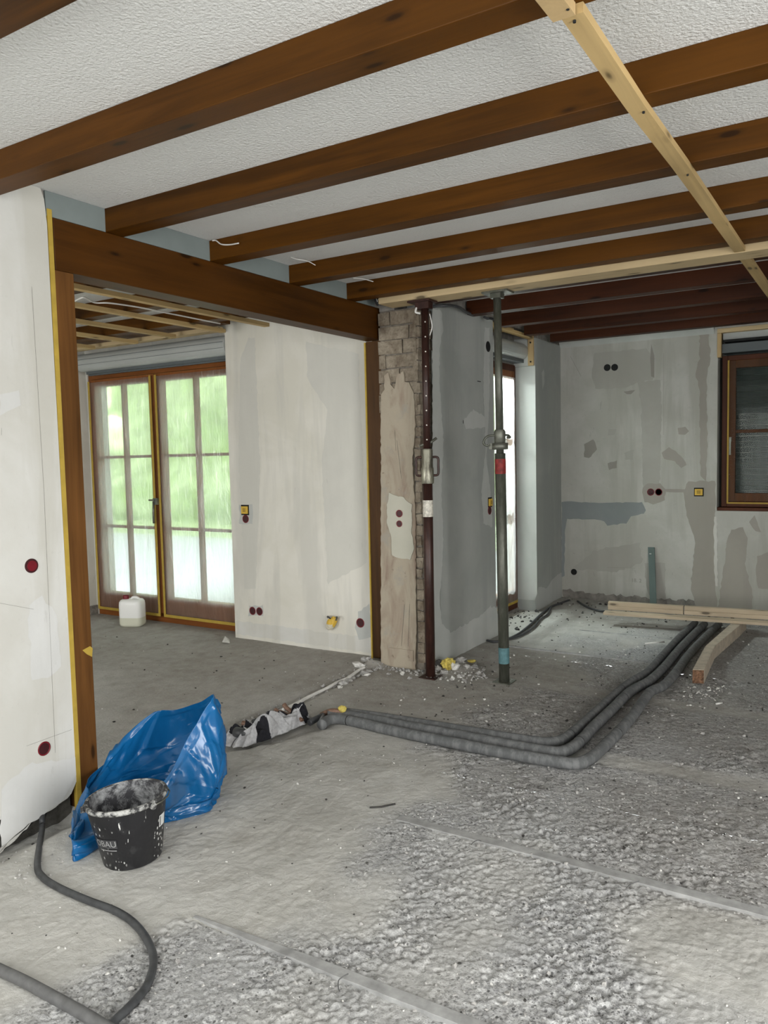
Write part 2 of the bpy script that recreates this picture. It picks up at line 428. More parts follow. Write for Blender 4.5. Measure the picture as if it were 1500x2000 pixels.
def dirt_shade_mask(x, y):
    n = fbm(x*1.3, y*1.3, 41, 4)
    d = sstep(2.9, 4.1, y+(n-.5)*1.6)*(.55+.6*n)  # real brown dirt, plus the dim back floor darkened in colour
    lit_slab = sstep(5.58, 5.64, y)*sstep(6.9, 6.5, y)*sstep(-1.0, -1.35, x)*sstep(-2.9, -2.3, x)  # tint left out where the side door's light pool falls
    d = d*(1-.9*lit_slab)
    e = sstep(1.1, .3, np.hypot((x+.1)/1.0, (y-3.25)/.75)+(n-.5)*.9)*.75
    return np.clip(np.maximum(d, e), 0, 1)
def floor_h(x, y):
    m = rough_mask(x, y)
    h = (fbm(x*1.1, y*1.1, 1, 3)-.5)*.014
    h = h+(fbm(x*9, y*9, 2, 4)-.5)*.007*(1-m*.4)
    g = fbm(x*72, y*72, 3, 2); g2 = fbm(x*24, y*24, 4, 3)
    am = .45+.9*sstep(.4, .62, fbm(x*4, y*4, 31, 3))
    h = h+m*am*((g-.5)*.019+(g2-.5)*.008)
    h = h+(1-m)*(fbm(x*45, y*45, 7, 2)-.5)*.0035
    # ridge-like trowel marks
    h = h+(1-m)*(fbm(x*14+y*9, y*4-x*3, 8, 3)-.5)*.004
    # channel below the removed partition and the pit with the old pipes
    tr = seg(x, y, -2.99, 3.3, -2.99, 4.62); h = h-.020*sstep(.075, .03, tr+(fbm(x*10, y*10, 12)-.5)*.04)
    pit = seg(x, y, -2.90, 2.98, -2.72, 3.42); h = h-.034*sstep(.20, .08, pit+(fbm(x*8, y*8, 13)-.5)*.08)
    lw = sstep(-2.72, -2.95, x)*sstep(2.25, 2.05, y); h = h-.075*lw*(.7+.6*fbm(x*6, y*6, 14))
    fr = sstep(-2.62, -2.9, x)*sstep(1.9, 1.55, y); h = h-.01*fr
    # piles of dirt at the foot of the pillar, below the side door and along the far wall
    for cx, cy, r, a in ((-2.45, 4.86, .16, .03), (-3.02, 4.66, .09, .035), (-2.72, 6.1, .16, .012), (-2.6, 7.6, .3, .02), (-1.7, 7.6, .3, .012)):
        d = np.hypot(x-cx, y-cy)/r; h = h+a*np.exp(-d*d)*(.6+.9*fbm(x*14, y*14, 15))
    h = np.where(x < -3.06, h*.7, h)
    return h
def H(x, y): return float(floor_h(np.array([x]), np.array([y]))[0])
def grid(x0, x1, y0, y1, d):
    nx = int(round((x1-x0)/d))+1; ny = int(round((y1-y0)/d))+1
    X, Y = np.meshgrid(np.linspace(x0, x1, nx), np.linspace(y0, y1, ny))
    X = X.ravel(); Y = Y.ravel(); Z = floor_h(X, Y)
    i = (np.arange(ny-1)[:, None]*nx+np.arange(nx-1)[None]).ravel()
    return np.stack([X, Y, Z], 1), np.stack([i, i+1, i+nx+1, i+nx], 1)
V = []; Fc = []; off = 0
for g in ((-3.1, .35, 1.05, 2.9, .006), (-3.1, .35, 2.9, 3.2, .0075), (-3.1, .35, 3.2, 5.4, .0125), (-3.1, 2.5, 5.4, 7.9, .025), (.35, 2.5, 1.05, 5.4, .05), (-6.7, -3.1, 1.05, 5.2, .025), (-3.1, 2.5, -1.5, 1.05, .05), (-6.7, -3.1, -1.5, 1.05, .1)):
    v, f = grid(*g); V.append(v); Fc.append(f+off); off += len(v)
V = np.concatenate(V); Fc = np.concatenate(Fc)
me = bpy.data.meshes.new('floor'); me.vertices.add(len(V)); me.vertices.foreach_set('co', V.ravel())
me.loops.add(Fc.size); me.loops.foreach_set('vertex_index', Fc.ravel()); me.polygons.add(len(Fc))
me.polygons.foreach_set('loop_start', np.arange(0, Fc.size, 4)); me.update(calc_edges=True)
a = me.attributes.new('roughness_mask', 'FLOAT', 'POINT'); a.data.foreach_set('value', rough_mask(V[:, 0], V[:, 1]).astype(np.float32))
a = me.attributes.new('dirt_shade_mask', 'FLOAT', 'POINT'); a.data.foreach_set('value', dirt_shade_mask(V[:, 0], V[:, 1]).astype(np.float32))
me.polygons.foreach_set('use_smooth', np.ones(len(Fc), bool)); me.validate()
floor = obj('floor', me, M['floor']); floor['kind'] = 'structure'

struct('ceiling', boxes(((-6.7, -1.5, CZ), (2.7, 8.0, CZ+.12))), M['ceiling'])

# left wall with its ragged foot ------------------------------------
bm = B()
pts = [(XH, 2.132, .10), (XH, 2.10, .055), (XH, 2.078, .04), (XH, 2.02, .022), (XH, 1.952, .012), (XH, 1.90, .0), (XH, 1.856, -.014), (XH, 1.80, -.035), (XH, 1.75, -.07), (XH, -1.5, -.07), (XH, -1.5, CZ), (XH, 2.105, CZ), (XH, 2.12, 2.60), (XH, 2.128, 2.5), (XH, 2.128, 2.3)]
o2 = jag(pts[:9], .02, .004, 3)[:-1]+[Vector(p) for p in pts[9:11]]+[Vector(p) for p in pts[11:]]
for p in o2: p.x = XH
slab(bm, o2, 0, -.018, 0)
box(bm, (XH-.14, -1.5, .13), (XH-.012, 2.127, CZ), 1); box(bm, (XH-.14, -1.5, -.1), (XH-.045, 2.127, .13), 3)  # dark lower core paints the shade under the ragged plaster foot
patch(bm, 0, XH, [(80, 1165), (55, 1180), (62, 1330), (95, 1325), (118, 1300), (110, 1200)], 2, .0009, 1)
patch(bm, 0, XH, [(0, 1540), (60, 1490), (147, 1480), (147, 1516), (120, 1568), (70, 1600), (0, 1655)], 2, .0012, 2)
patch(bm, 0, XH, [(0, 770), (35, 764), (40, 790), (0, 812)], 2, .0012, 4)
for a_, b_ in (((62, 560), (86, 960)), ((86, 960), (108, 1470)), ((52, 1457), (140, 1425)), ((0, 1178), (66, 1190)), ((3, 836), (3, 850))):
    p = at(*a_, 0, XH+.001); q = at(*b_, 0, XH+.001); d = (q-p).normalized(); n = Vector((0, -d.z, d.y))*.00045
    f = bm.faces.new([bm.verts.new(k) for k in (p-n, p+n, q+n, q-n)]); f.material_index = 3
struct('wall_left', bm, [M['white'], M['concrete'], M['softw'], M['shade']])
# back and right walls with their glazed openings (behind the photographer)
struct('wall_back', boxes(((-3.0, -1.62, -.1), (-2.2, -1.5, CZ)), ((.4, -1.62, -.1), (2.7, -1.5, CZ)), ((-2.2, -1.62, 2.3), (.4, -1.5, CZ))), M['white'])
struct('wall_right', boxes(((2.5, -1.5, -.1), (2.62, -.45, CZ)), ((2.5, 1.95, -.1), (2.62, 8, CZ)), ((2.5, -.45, 2.3), (2.62, 1.95, CZ))), M['white'])

# annex: room seen through the opening -------------------------------
struct('wall_annex_left', boxes(((-6.62, -1.5, -.1), (-6.5, 5.03, CZ))), M['warm'])
struct('wall_annex_back', boxes(((-6.62, -1.62, -.1), (-6.2, -1.5, CZ)), ((-3.6, -1.62, -.1), (-3.0, -1.5, CZ)), ((-6.2, -1.62, 2.3), (-3.6, -1.5, CZ))), M['warm'])  # unseen opening added to let the annex fill light in
struct('wall_annex_door', boxes(((-6.62, 5.03, -.1), (-6.475, 5.25, CZ)), ((-6.475, 5.03, 2.345), (-4.5, 5.25, CZ))), M['warm'])
struct('baseboard_annex', boxes(((-6.5, 4.0, -.02), (-6.482, 5.03, .09))), M['socle'])
bm = B()   # white partition right of the garden door
YW = 4.87
box(bm, (-4.522, YW, -.04), (-3.09, 5.25, CZ), 0)
wp = lambda px, mi, off, seed: patch(bm, 1, YW, px, mi, -off, seed)
wp([(598, 668), (700, 690), (716, 1100), (640, 1140), (628, 900), (640, 800), (600, 740)], 1, .0009, 11)
wp([(485, 660), (498, 660), (508, 900), (500, 1150), (478, 1150), (466, 900), (470, 700)], 1, .001, 12)
wp([(700, 1195), (722, 1180), (724, 1246), (702, 1250), (694, 1225)], 2, .0013, 13)
wp([(468, 986), (494, 986), (494, 1023), (468, 1023)], 2, .0013, 14)
wp([(486, 1183), (514, 1183), (514, 1203), (486, 1203)], 2, .0013, 15)
wp([(462, 1212), (722, 1246), (724, 1276), (462, 1238)], 3, .0007, 16)
struct('wall_annex_right', bm, [M['warm'], M['soft'], M['lgrey'], M['white']])

# frieze boards between the beams, above the header
BY = [1.11, 1.77, 2.43, 3.09, 3.75, 4.355]        # near faces of the regularly spaced beams
BW = .105
bm = B()
for a_, b_ in ((2.128, 2.43), (2.535, 3.09), (3.195, 3.75), (3.855, 4.355), (4.46, 4.70)): box(bm, (XH-.020, a_, 2.536), (XH-.003, b_, CZ-.001))
fz = obj('trim_1', bm, M['frieze']); fz['kind'] = 'structure'

# pillar: old brick core with broken plaster -------------------------
YC = 4.70; XC0, XC1 = -2.935, -2.61
bm = B(); box(bm, (XC0+.012, YC+.014, -.05), (XC1-.012, 4.99, 2.50), 0)
rnd = random.Random(4)
z = 1.80; row = 0
while z < 2.49:
    hh = .125 if row < 1 else (.078 if row == 1 else .098)
    x = XC0; w1 = [(.25, .06), (.10, .215), (.17, .145), (.06, .25), (.2, .11)][row % 5]
    for w in w1:
        x1 = min(x+w, XC1)
        vs = box(bm, (x+.005, YC+rnd.uniform(-.004, .004), z+.004), (x1-.005, YC+.05, min(z+hh-.006, 2.498)), 1)
        for v in vs: v.co += Vector((rnd.uniform(-.004, .004), rnd.uniform(-.002, .002), rnd.uniform(-.004, .004)))
        x = x1
    z += hh; row += 1
z = .05; row = 0
while z < 2.48:     # rough bricks on the pillar's right-hand flank
    for y0, y1 in (((YC+.002, YC+.11), (YC+.118, YC+.20)) if row % 2 else ((YC+.002, YC+.19),)):
        vs = box(bm, (XC1-.05, y0, z), (XC1+rnd.uniform(-.012, .006), y1, min(z+.066, 2.49)), 1)
        for v in vs: v.co += Vector((rnd.uniform(-.004, .004), rnd.uniform(-.004, .004), rnd.uniform(-.005, .005)))
    z += .075; row += 1
pp = [(745, 1318), (745, 770), (752, 760), (752, 735), (760, 728), (764, 752), (772, 760), (776, 732), (788, 726), (792, 745), (800, 748), (810, 768), (812, 830), (806, 900), (812, 1000), (814, 1200), (812, 1322)]
o3 = jag([at(x, y, 1, YC) for x, y in pp], .025, .004, 6)
for p in o3: p.y = YC-.008
slab(bm, o3, 1, .018, 2)
pq = [(762, 962), (790, 972), (806, 985), (806, 1040), (810, 1072), (804, 1092), (780, 1090), (768, 1085), (766, 1050), (758, 1020), (758, 985)]
o3 = jag([at(x, y, 1, YC) for x, y in pq], .02, .004, 7)
for p in o3: p.y = YC-.014
slab(bm, o3, 1, .01, 3)
a_ = at(762, 1264, 1, YC); b_ = at(809, 1291, 1, YC); box(bm, (a_.x, YC-.015, b_.z), (b_.x, YC, a_.z), 2)
for (x0, y0), (x1, y1) in (((775, 860), (784, 935)), ((771, 840), (773, 880)), ((790, 1180), (784, 1262)), ((800, 1180), (797, 1262)), ):
    p = at(x0, y0, 1, YC-.0095); q = at(x1, y1, 1, YC-.0095); d = (q-p).normalized(); n = Vector((-d.z, 0, d.x))*.0012
    f = bm.faces.new([bm.verts.new(k) for k in (p-n, p+n, q+n, q-n)]); f.material_index = 0
struct('wall_pillar', bm, [M['mortar'], M['brick'], M['colpl'], M['colpatch']])

# grey wall behind the props ------------------------------------------
XG = -2.58
bm = B(); box(bm, (-2.95, 4.90, -.05), (XG, 5.87, 2.56), 0)
gp = lambda px, mi, off, seed, amp=.008: patch(bm, 0, XG, px, mi, off, seed, .025, amp)
gp([(844, 604), (862, 606), (866, 640), (858, 680), (858, 740), (866, 860), (862, 960), (866, 1060), (858, 1180), (866, 1240), (846, 1330)], 1, .0009, 21)
gp([(846, 1262), (862, 1220), (880, 1236), (905, 1222), (935, 1205), (955, 1185), (972, 1185), (974, 1250), (846, 1330)], 1, .0012, 22, .012)
gp([(946, 640), (956, 640), (956, 760), (950, 900), (958, 960), (962, 1030), (944, 1022), (940, 960), (948, 880), (944, 760)], 1, .0011, 23)
gp([(905, 820), (925, 800), (950, 815), (950, 835), (910, 838)], 1, .001, 24)
p = at(905, 824, 0, XG+.002); box(bm, (XG, p.y-.003, p.z-.012), (XG+.002, p.y+.003, p.z+.012), 3)
p = at(936, 745, 0, XG+.002); box(bm, (XG, p.y-.03, p.z-.003), (XG+.002, p.y+.03, p.z+.003), 3)
struct('wall_grey', bm, [M['grey'], M['lgrey'], M['fillcool'], M['black']])
# pier between side door and far wall
XP = -2.655
bm = B(); box(bm, (-2.95, 7.0, -.05), (XP, 7.75, 2.56), 0)
slab(bm, [(-2.86, 6.998, .1), (XP, 6.998, .1), (XP, 6.998, 2.30), (-2.86, 6.998, 2.30)], 1, .004, 1)
patch(bm, 0, XP, [(1045, 1172), (1052, 1145), (1066, 1150), (1082, 1128), (1097, 1118), (1097, 1172), (1046, 1198)], 1, .001, 31)
patch(bm, 0, XP, [(1058, 728), (1062, 722), (1064, 745), (1060, 760)], 1, .001, 32)
struct('wall_pier', bm, [M['grey'], M['lgrey']])
struct('wall_over_side_door', boxes(((-3.06, 5.87, 2.32), (-2.865, 7.0, CZ)), ((-2.865, 5.87, 2.602), (XP-.02, 7.0, CZ)), ((-3.06, 5.87, -.1), (-2.84, 7.0, .02))), M['concrete'])
struct('wall_outer', boxes(((-3.06, 4.905, -.1), (-2.951, 5.87, CZ)), ((-3.06, 7.0, -.1), (-2.951, 8.0, CZ)), ((-2.95, 4.99, 2.562), (-2.60, 5.87, CZ)), ((-2.93, 4.72, 2.502), (-2.81, 4.99, CZ)), ((-2.95, 7.0, 2.562), (XP-.01, 7.76, CZ)), ((-3.09, 4.90, -.1), (-2.951, 5.25, CZ))), M['concrete'])

# far wall --------------------------------------------------------------
YF = 7.70; XW0, XW1 = -1.185, 1.1; ZW0, ZW1 = .93, 2.545
bm = B()
for a_, b_ in (((-2.95, YF, -.1), (XW0, YF+.3, 2.60)), ((XW1, YF, -.1), (2.62, YF+.3, 2.60)), ((XW0, YF, -.1), (XW1, YF+.3, ZW0)), ((XW0, YF, ZW1), (XW1, YF+.3, CZ)), ((XW0, YF+.28, ZW0), (XW1, YF+.3, ZW1))): box(bm, a_, b_, 0)
fp = lambda px, mi, off, seed, amp=.007: patch(bm, 1, YF, px, mi, -off, seed, .03, amp)
fp([(1097, 980), (1122, 979), (1150, 982), (1254, 981), (1262, 997), (1258, 1003), (1232, 1008), (1224, 1022), (1186, 1026), (1180, 1018), (1155, 1014), (1108, 1014), (1104, 1040), (1102, 1125), (1097, 1128)], 3, .0016, 41, .005)
fp([(1160, 690), (1262, 680), (1278, 700), (1276, 742), (1245, 748), (1222, 758), (1164, 760), (1155, 735)], 2, .0008, 42)
fp([(1246, 745), (1290, 742), (1292, 800), (1288, 960), (1256, 960), (1252, 800)], 2, .0011, 43)
fp([(1272, 672), (1278, 694), (1278, 738), (1272, 735), (1270, 700)], 4, .0018, 44, .001)
fp([(1366, 652), (1384, 648), (1388, 700), (1380, 740), (1382, 860), (1378, 940), (1368, 930), (1366, 760), (1358, 730), (1366, 700)], 1, .0014, 45)
fp([(1258, 1100), (1300, 1100), (1300, 1180), (1272, 1178), (1262, 1140)], 2, .001, 46)
fp([(1345, 940), (1398, 940), (1396, 1120), (1402, 1200), (1366, 1200), (1348, 1150), (1358, 1060), (1340, 1000), (1335, 960)], 1, .0013, 47)
fp([(1428, 1035), (1450, 1030), (1462, 1050), (1455, 1100), (1470, 1160), (1468, 1200), (1400, 1200), (1412, 1120), (1420, 1060)], 1, .0015, 48)
fp([(1480, 1085), (1500, 1078), (1530, 1090), (1530, 1150), (1480, 1150), (1476, 1120)], 1, .0015, 49)
fp([(1255, 955), (1265, 945), (1288, 944), (1300, 958), (1298, 978), (1276, 986), (1258, 980)], 1, .0018, 50)
fp([(1296, 955), (1356, 956), (1356, 962), (1296, 961)], 1, .0017, 51, .002)
fp([(1323, 836), (1338, 834), (1346, 842), (1338, 849), (1326, 848)], 1, .0017, 52, .003)
fp([(1292, 884), (1306, 874), (1320, 882), (1330, 890), (1342, 908), (1330, 915), (1318, 900), (1296, 896)], 1, .0017, 53, .005)
fp([(1188, 838), (1204, 838), (1200, 850), (1186, 850)], 2, .0017, 54, .004)
fp([(1220, 884), (1238, 878), (1236, 898), (1222, 898)], 2, .0017, 55, .004)
fp([(1186, 905), (1206, 900), (1204, 914), (1190, 918)], 4, .0017, 56, .004)
fp([(1142, 866), (1160, 858), (1166, 878), (1150, 896), (1140, 892)], 4, .0017, 57, .007)
fp([(1218, 765), (1240, 762), (1232, 770), (1224, 770)], 4, .0017, 58, .003)
fp([(1120, 1110), (1160, 1075), (1250, 1060), (1255, 1100), (1200, 1118)], 2, .0009, 59, .012)
fp([(1100, 1150), (1180, 1160), (1300, 1170), (1395, 1175), (1395, 1215), (1100, 1200)], 5, .0012, 60, .016)
fp([(1463, 1020), (1474, 1006), (1486, 1040), (1476, 1038)], 1, .0018, 61, .003)
fp([(1394, 1010), (1400, 1010), (1402, 1145), (1396, 1145)], 6, .0022, 62, .006)
for a_, b_, w in (((1114, 696), (1135, 735), .0015), ((1296, 690), (1296, 850), .001), ((1185, 1108), (1240, 1110), .001), ((1120, 1080), (1122, 1082), .002)):
    p = at(*a_, 1, YF-.002); q = at(*b_, 1, YF-.002); d = (q-p).normalized(); n = Vector((-d.z, 0, d.x))*w
    f = bm.faces.new([bm.verts.new(k) for k in (p-n, p+n, q+n, q-n)]); f.material_index = 4
# cove between wall and ceiling
cv = [(YF, 2.535), (YF-.06, 2.60), (YF-.06, CZ), (YF, CZ)]
slab(bm, [(XP, y, z) for y, z in cv], 0, XW0-XP-.03, 7)
# pencilled note
def text_mesh(s, size):
    cu = bpy.data.curves.new('t', 'FONT'); cu.body = s; cu.size = size; cu.extrude = 0; cu.align_x = 'CENTER'; cu.align_y = 'CENTER'
    to = bpy.data.objects.new('t', cu); C.objects.link(to); bpy.context.view_layer.update()
    m = bpy.data.meshes.new_from_object(to.evaluated_get(bpy.context.evaluated_depsgraph_get()))
    bpy.data.objects.remove(to); bpy.data.curves.remove(cu); return m
tm = text_mesh('18. 2', .05); c_ = at(1243, 1134, 1, YF)
base = len(bm.verts); nv = [bm.verts.new((c_.x+v.co.x, YF-.0026, c_.z+v.co.y)) for v in tm.vertices]
for p in tm.polygons:
    try: f = bm.faces.new([nv[i] for i in p.vertices]); f.material_index = 4
    except ValueError: pass
struct('wall_far', bm, [M['far'], M['fillbeige'], M['fillfaint'], M['fillcool'], M['filldark'], M['concrete'], M['white'], M['lgrey']])

# ---------------------------------------------------------------- garden door 1 (annex)
def frame_rect(bm, x0, x1, z0, z1, y0, y1, w, wb=None, wt=None, ax='x', xc=0):
    wb = wb or w; wt = wt or w
    def b(a0, a1, c0, c1):
        if ax == 'x': box(bm, (a0, y0, c0), (a1, y1, c1))
        else: box(bm, (y0, a0, c0), (y1, a1, c1))
    b(x0, x0+w, z0, z1); b(x1-w, x1, z0, z1); b(x0+w, x1-w, z0, z0+wb); b(x0+w, x1-w, z1-wt, z1)
d1 = bpy.data.objects.new('door_1', None); C.objects.link(d1); d1['kind'] = 'structure'; d1.location = (-5.54, 5.06, 0)
bm = B(); frame_rect(bm, -6.475, -4.5, 0, 2.345, 5.04, 5.12, .05, .085, .05)
fr = obj('door_frame', bm, M['frameh'], d1, bevel=.003)
for i, (x0, x1) in enumerate(((-6.425, -5.545), (-5.535, -4.56))):
    bm = B(); frame_rect(bm, x0, x1, .088, 2.29, 5.02, 5.085, .075, .15, .07)
    xm = (x0+x1)/2; box(bm, (xm-.019, 5.03, .238), (xm+.019, 5.075, 2.22))
    for z in (.88, 1.545): box(bm, (x0+.075, 5.032, z-.013), (x1-.075, 5.073, z+.013))
    sh = obj('sash', bm, M['frame'], d1, bevel=.003)
    obj('pane', boxes(((x0+.075, 5.05, .238), (x1-.075, 5.055, 2.22))), M['glass'], sh)
for z in (.36, 1.15, 1.95): obj('hinge', tubebm([(-6.435, 5.012, z-.04), (-6.435, 5.012, z+.04)], .008), M['tapedk'], d1)
bm = B(); box(bm, (-5.575, 4.975, 1.10), (-5.515, 4.998, 1.16)); box(bm, (-5.62, 4.965, 1.135), (-5.55, 4.977, 1.15)); tube(bm, [(-5.56, 4.97, 1.13), (-5.565, 4.968, 1.02), (-5.567, 4.97, .93)], .010)
obj('door_handle', bm, M['steelgal'], d1)
reorigin(d1)
def foil_sheet(x0, x1, z0, z1, y, amp=.004, nx=40, nz=70, seed=0, ax=1, gather=0, droop=0):
    bm = B(); g = []
    for j in range(nz+1):
        r_ = []
        for i in range(nx+1):
            u = i/nx; v = j/nz; x = x0+(x1-x0)*u; z = z0+(z1-z0)*v
            e = min(u, 1-u, v, 1-v)*8; e = min(1, e)
            n = mn.noise(Vector((x*9+seed, z*2.2, seed)))*1.2+abs(mn.noise(Vector((x*17+z*6, z*5, seed+4))))*.8
            d = amp*e*n+gather*math.sin(u*30+3*mn.noise(Vector((u*4, v*2, 1))))*(.5+.5*e)
            r_.append(bm.verts.new((x, y-abs(d), z) if ax == 1 else (y+abs(d), x, z)))
        g.append(r_)
    for j in range(nz):
        for i in range(nx):
            f = bm.faces.new((g[j][i], g[j][i+1], g[j+1][i+1], g[j+1][i])); f.smooth = True
    return bm
def tape_frame(x0, x1, z0, z1, y, w, ax=1, t=.002):
    bm = B(); q = (lambda a0, a1, c0, c1: box(bm, (a0, y-t, c0), (a1, y, c1))) if ax == 1 else (lambda a0, a1, c0, c1: box(bm, (y, a0, c0), (y+t, a1, c1)))
    q(x0, x0+w, z0, z1); q(x1-w, x1, z0, z1); q(x0+w, x1-w, z0, z0+w); return bm
for i, (x0, x1, lb) in enumerate(((-6.435, -5.56, 'clear masking foil taped over the left leaf of the garden door, canister in front'), (-5.515, -4.53, 'clear masking foil taped over the right leaf of the garden door beside white wall'))):
    r_ = thing('masking_foil', lb, 'plastic foil', ((x0+x1)/2, 4.99, .06), 'masking foils on the garden door')
    obj('foil_sheet', foil_sheet(x0+.01, x1-.01, .085, 2.265, 5.008, .008, seed=i*7), M['foil'], r_)
    obj('tape_border', tape_frame(x0, x1, .062, 2.275, 4.998, .026), M['tape'], r_)
    reorigin(r_)
# roller shutter casing above door 1
def stadium(y0, y1, z0, z1, n=10, rr=None):
    r_ = rr or (z1-z0)/2; pts = []
    for k in range(n+1):
        a_ = math.pi/2+math.pi*k/n; s_ = 1 if k <= n/2 else -1
        cz = z1-r_ if k <= n/2 else z0+r_
        pts.append((y0+r_+r_*math.cos(a_), cz+r_*math.sin(a_)))
    return pts+[(y1, z0), (y1, z1)]
def shutter_bm(x0, x1, y0, y1, z0, z1, ax=0, seg_=12):
    bm = B(); pr = stadium(y0, y1, z0, z1, seg_, (z1-z0)*.48)
    slab(bm, [(x0, y, z) for y, z in pr] if ax == 0 else [(y, x0, z) for y, z in pr], 0 if ax == 0 else 1, x1-x0)
    return bm
r_ = thing('roller_shutter_box', 'long grey rounded shutter casing mounted above the garden door', 'shutter box', (-5.4, 4.93, 2.35))
obj('casing', shutter_bm(-6.42, -4.525, 4.85, 5.03, 2.36, 2.525), M['shutter'], r_, bevel=.004)
bm = B(); box(bm, (-6.36, 4.93, 2.335), (-4.525, 5.03, 2.362)); box(bm, (-6.36, 4.955, 2.322), (-4.525, 4.975, 2.345))
obj('guide_rail', bm, M['shutterdk'], r_)
bm = B(); box(bm, (-6.40, 4.8455, 2.462), (-4.53, 4.8585, 2.465)); box(bm, (-6.40, 4.8478, 2.415), (-4.53, 4.8600, 2.4165))
obj('seam', bm, M['shutterdk'], r_); reorigin(r_)

# ---------------------------------------------------------------- side garden door 2 (beside the far pier)
d2 = bpy.data.objects.new('door_2', None); C.objects.link(d2); d2['kind'] = 'structure'; d2.location = (-2.87, 6.43, .02)
bm = B(); frame_rect(bm, 5.88, 6.998, .02, 2.32, -2.93, -2.85, .045, .09, .06, ax='y')
obj('door_frame', bm, M['framedk'], d2, bevel=.003)
bm = B(); frame_rect(bm, 5.93, 6.955, .11, 2.26, -2.90, -2.845, .05, .10, .06, ax='y')
box(bm, (-2.89, 6.42, .25), (-2.85, 6.46, 2.19))
for z in (.95, 1.64): box(bm, (-2.89, 6.01, z-.014), (-2.85, 6.87, z+.014))
sh = obj('sash', bm, M['frame'], d2, bevel=.003)
obj('pane', boxes(((-2.875, 6.01, .25), (-2.87, 6.87, 2.19))), M['glass'], sh); reorigin(d2)
r_ = thing('masking_foil', 'loose wrinkled masking foil gathered over the narrow side door behind the green-grey prop', 'plastic foil', (-2.84, 6.45, .1))
obj('foil_sheet', foil_sheet(5.95, 6.945, .10, 2.20, -2.838, .012, 40, 60, 3, 0, .010), M['foil2'], r_)
obj('tape_border', boxes(((-2.842, 5.93, .075), (-2.838, 6.97, .105))), M['tape'], r_); reorigin(r_)
r_ = thing('roller_shutter_box', 'grey round-nosed shutter casing above the narrow side door', 'shutter box', (-2.78, 6.4, 2.35))
bm = B(); pr = stadium(0, .13, 2.362, 2.515, 12, .072); slab(bm, [(-2.715-y, 5.89, z) for y, z in pr], 1, 1.09)
obj('casing', bm, M['shutter'], r_, bevel=.003)
obj('end_plate', boxes(((-2.86, 6.985, 2.305), (-2.665, 6.995, 2.545))), M['lgrey'], r_)
obj('guide_rail', boxes(((-2.85, 5.89, 2.335), (-2.76, 6.98, 2.365))), M['shutterdk'], r_); reorigin(r_)
r_ = thing('shutter_lining', 'raw pine boards framing the shutter casing over the side door', 'wood frame', (-2.7, 6.45, 2.3))
obj('top_board', boxes(((-2.72, 5.88, 2.548), (-2.657, 6.975, 2.572))), M['piney'], r_)
obj('head_board', boxes(((-2.86, 5.88, 2.575), (-2.70, 6.60, 2.60))), M['piney'], r_)
e = obj('end_board', boxes(((-2.715, 6.970, 2.305), (-2.66, 6.984, 2.545))), M['pinez'], r_)
for z in (2.34, 2.515): obj('screw', tubebm([(-2.688, 6.965, z), (-2.688, 6.971, z)], .008), M['black'], e)
reorigin(r_)

# ---------------------------------------------------------------- window 1 (far right)
w1 = bpy.data.objects.new('window_1', None); C.objects.link(w1); w1['kind'] = 'structure'; w1.location = (-.05, YF+.1, ZW0)
bm = B(); frame_rect(bm, XW0+.03, XW1-.03, ZW0+.035, 2.335, YF+.06, YF+.13, .045, .05, .045); box(bm, (XW0, YF+.02, ZW0), (XW1, YF+.13, ZW0+.03))
obj('window_frame', bm, M['framedk'], w1, bevel=.003)
for x0, x1 in ((XW0+.075, -.06), (-.04, XW1-.075)):
    bm = B(); frame_rect(bm, x0, x1, ZW0+.085, 2.29, YF+.05, YF+.10, .07, .075, .07); box(bm, (x0+.07, YF+.06, 1.635), (x1-.07, YF+.09, 1.665))
    sh = obj('sash', bm, M['sashdk'], w1, bevel=.003)
    obj('pane', boxes(((x0+.07, YF+.075, ZW0+.16), (x1-.07, YF+.08, 2.22))), M['glass'], sh)
bm = B(); box(bm, (-1.09, YF+.035, 1.56), (-1.07, YF+.05, 1.60)); box(bm, (-1.088, YF+.025, 1.44), (-1.073, YF+.038, 1.59))
obj('window_handle', bm, M['steelgal'], w1)
bm = B()
for k in range(28): box(bm, (XW0+.05, YF+.15, ZW0+.03+k*.05), (XW1-.05, YF+.162, ZW0+.076+k*.05))
obj('closed_shutter', bm, M['slat'], w1)
bm = B(); box(bm, (XW0+.03, YF+.03, 2.36), (XW1-.03, YF+.2, 2.44)); obj('shutter_rail', bm, M['shutterdk'], w1)
bm = B(); box(bm, (XW0+.045, YF+.01, 2.455), (XW1-.03, YF+.14, 2.475)); obj('shutter_strip', bm, M['black'], w1)
bm = B(); box(bm, (XW0+.035, YF+.05, 2.48), (XW1-.03, YF+.2, 2.54)); obj('shutter_casing', bm, M['shutter'], w1)
reorigin(w1)
r_ = thing('shutter_lining', 'raw pine batten frame around the shutter slot over the dark far window', 'wood frame', (-.05, YF, 2.35))
obj('side_batten', boxes(((XW0-.005, YF-.012, 2.32), (XW0+.028, YF+.05, 2.535))), M['pinez'], r_)
obj('top_batten', boxes(((XW0-.005, YF-.014, 2.537), (XW1, YF+.05, 2.575))), M['pine'], r_); reorigin(r_)
r_ = thing('masking_foil', 'thin clear masking foil over the dark far window right of the patched wall', 'plastic foil', (-.05, YF+.04, 1))
obj('foil_sheet', foil_sheet(XW0+.085, XW1-.08, ZW0+.06, 2.28, YF+.046, .015, 60, 40, 9), M['foil3'], r_)
obj('tape_border', tape_frame(XW0+.08, XW1-.075, ZW0+.065, 2.29, YF+.024, .014), M['tapedk'], r_); reorigin(r_)

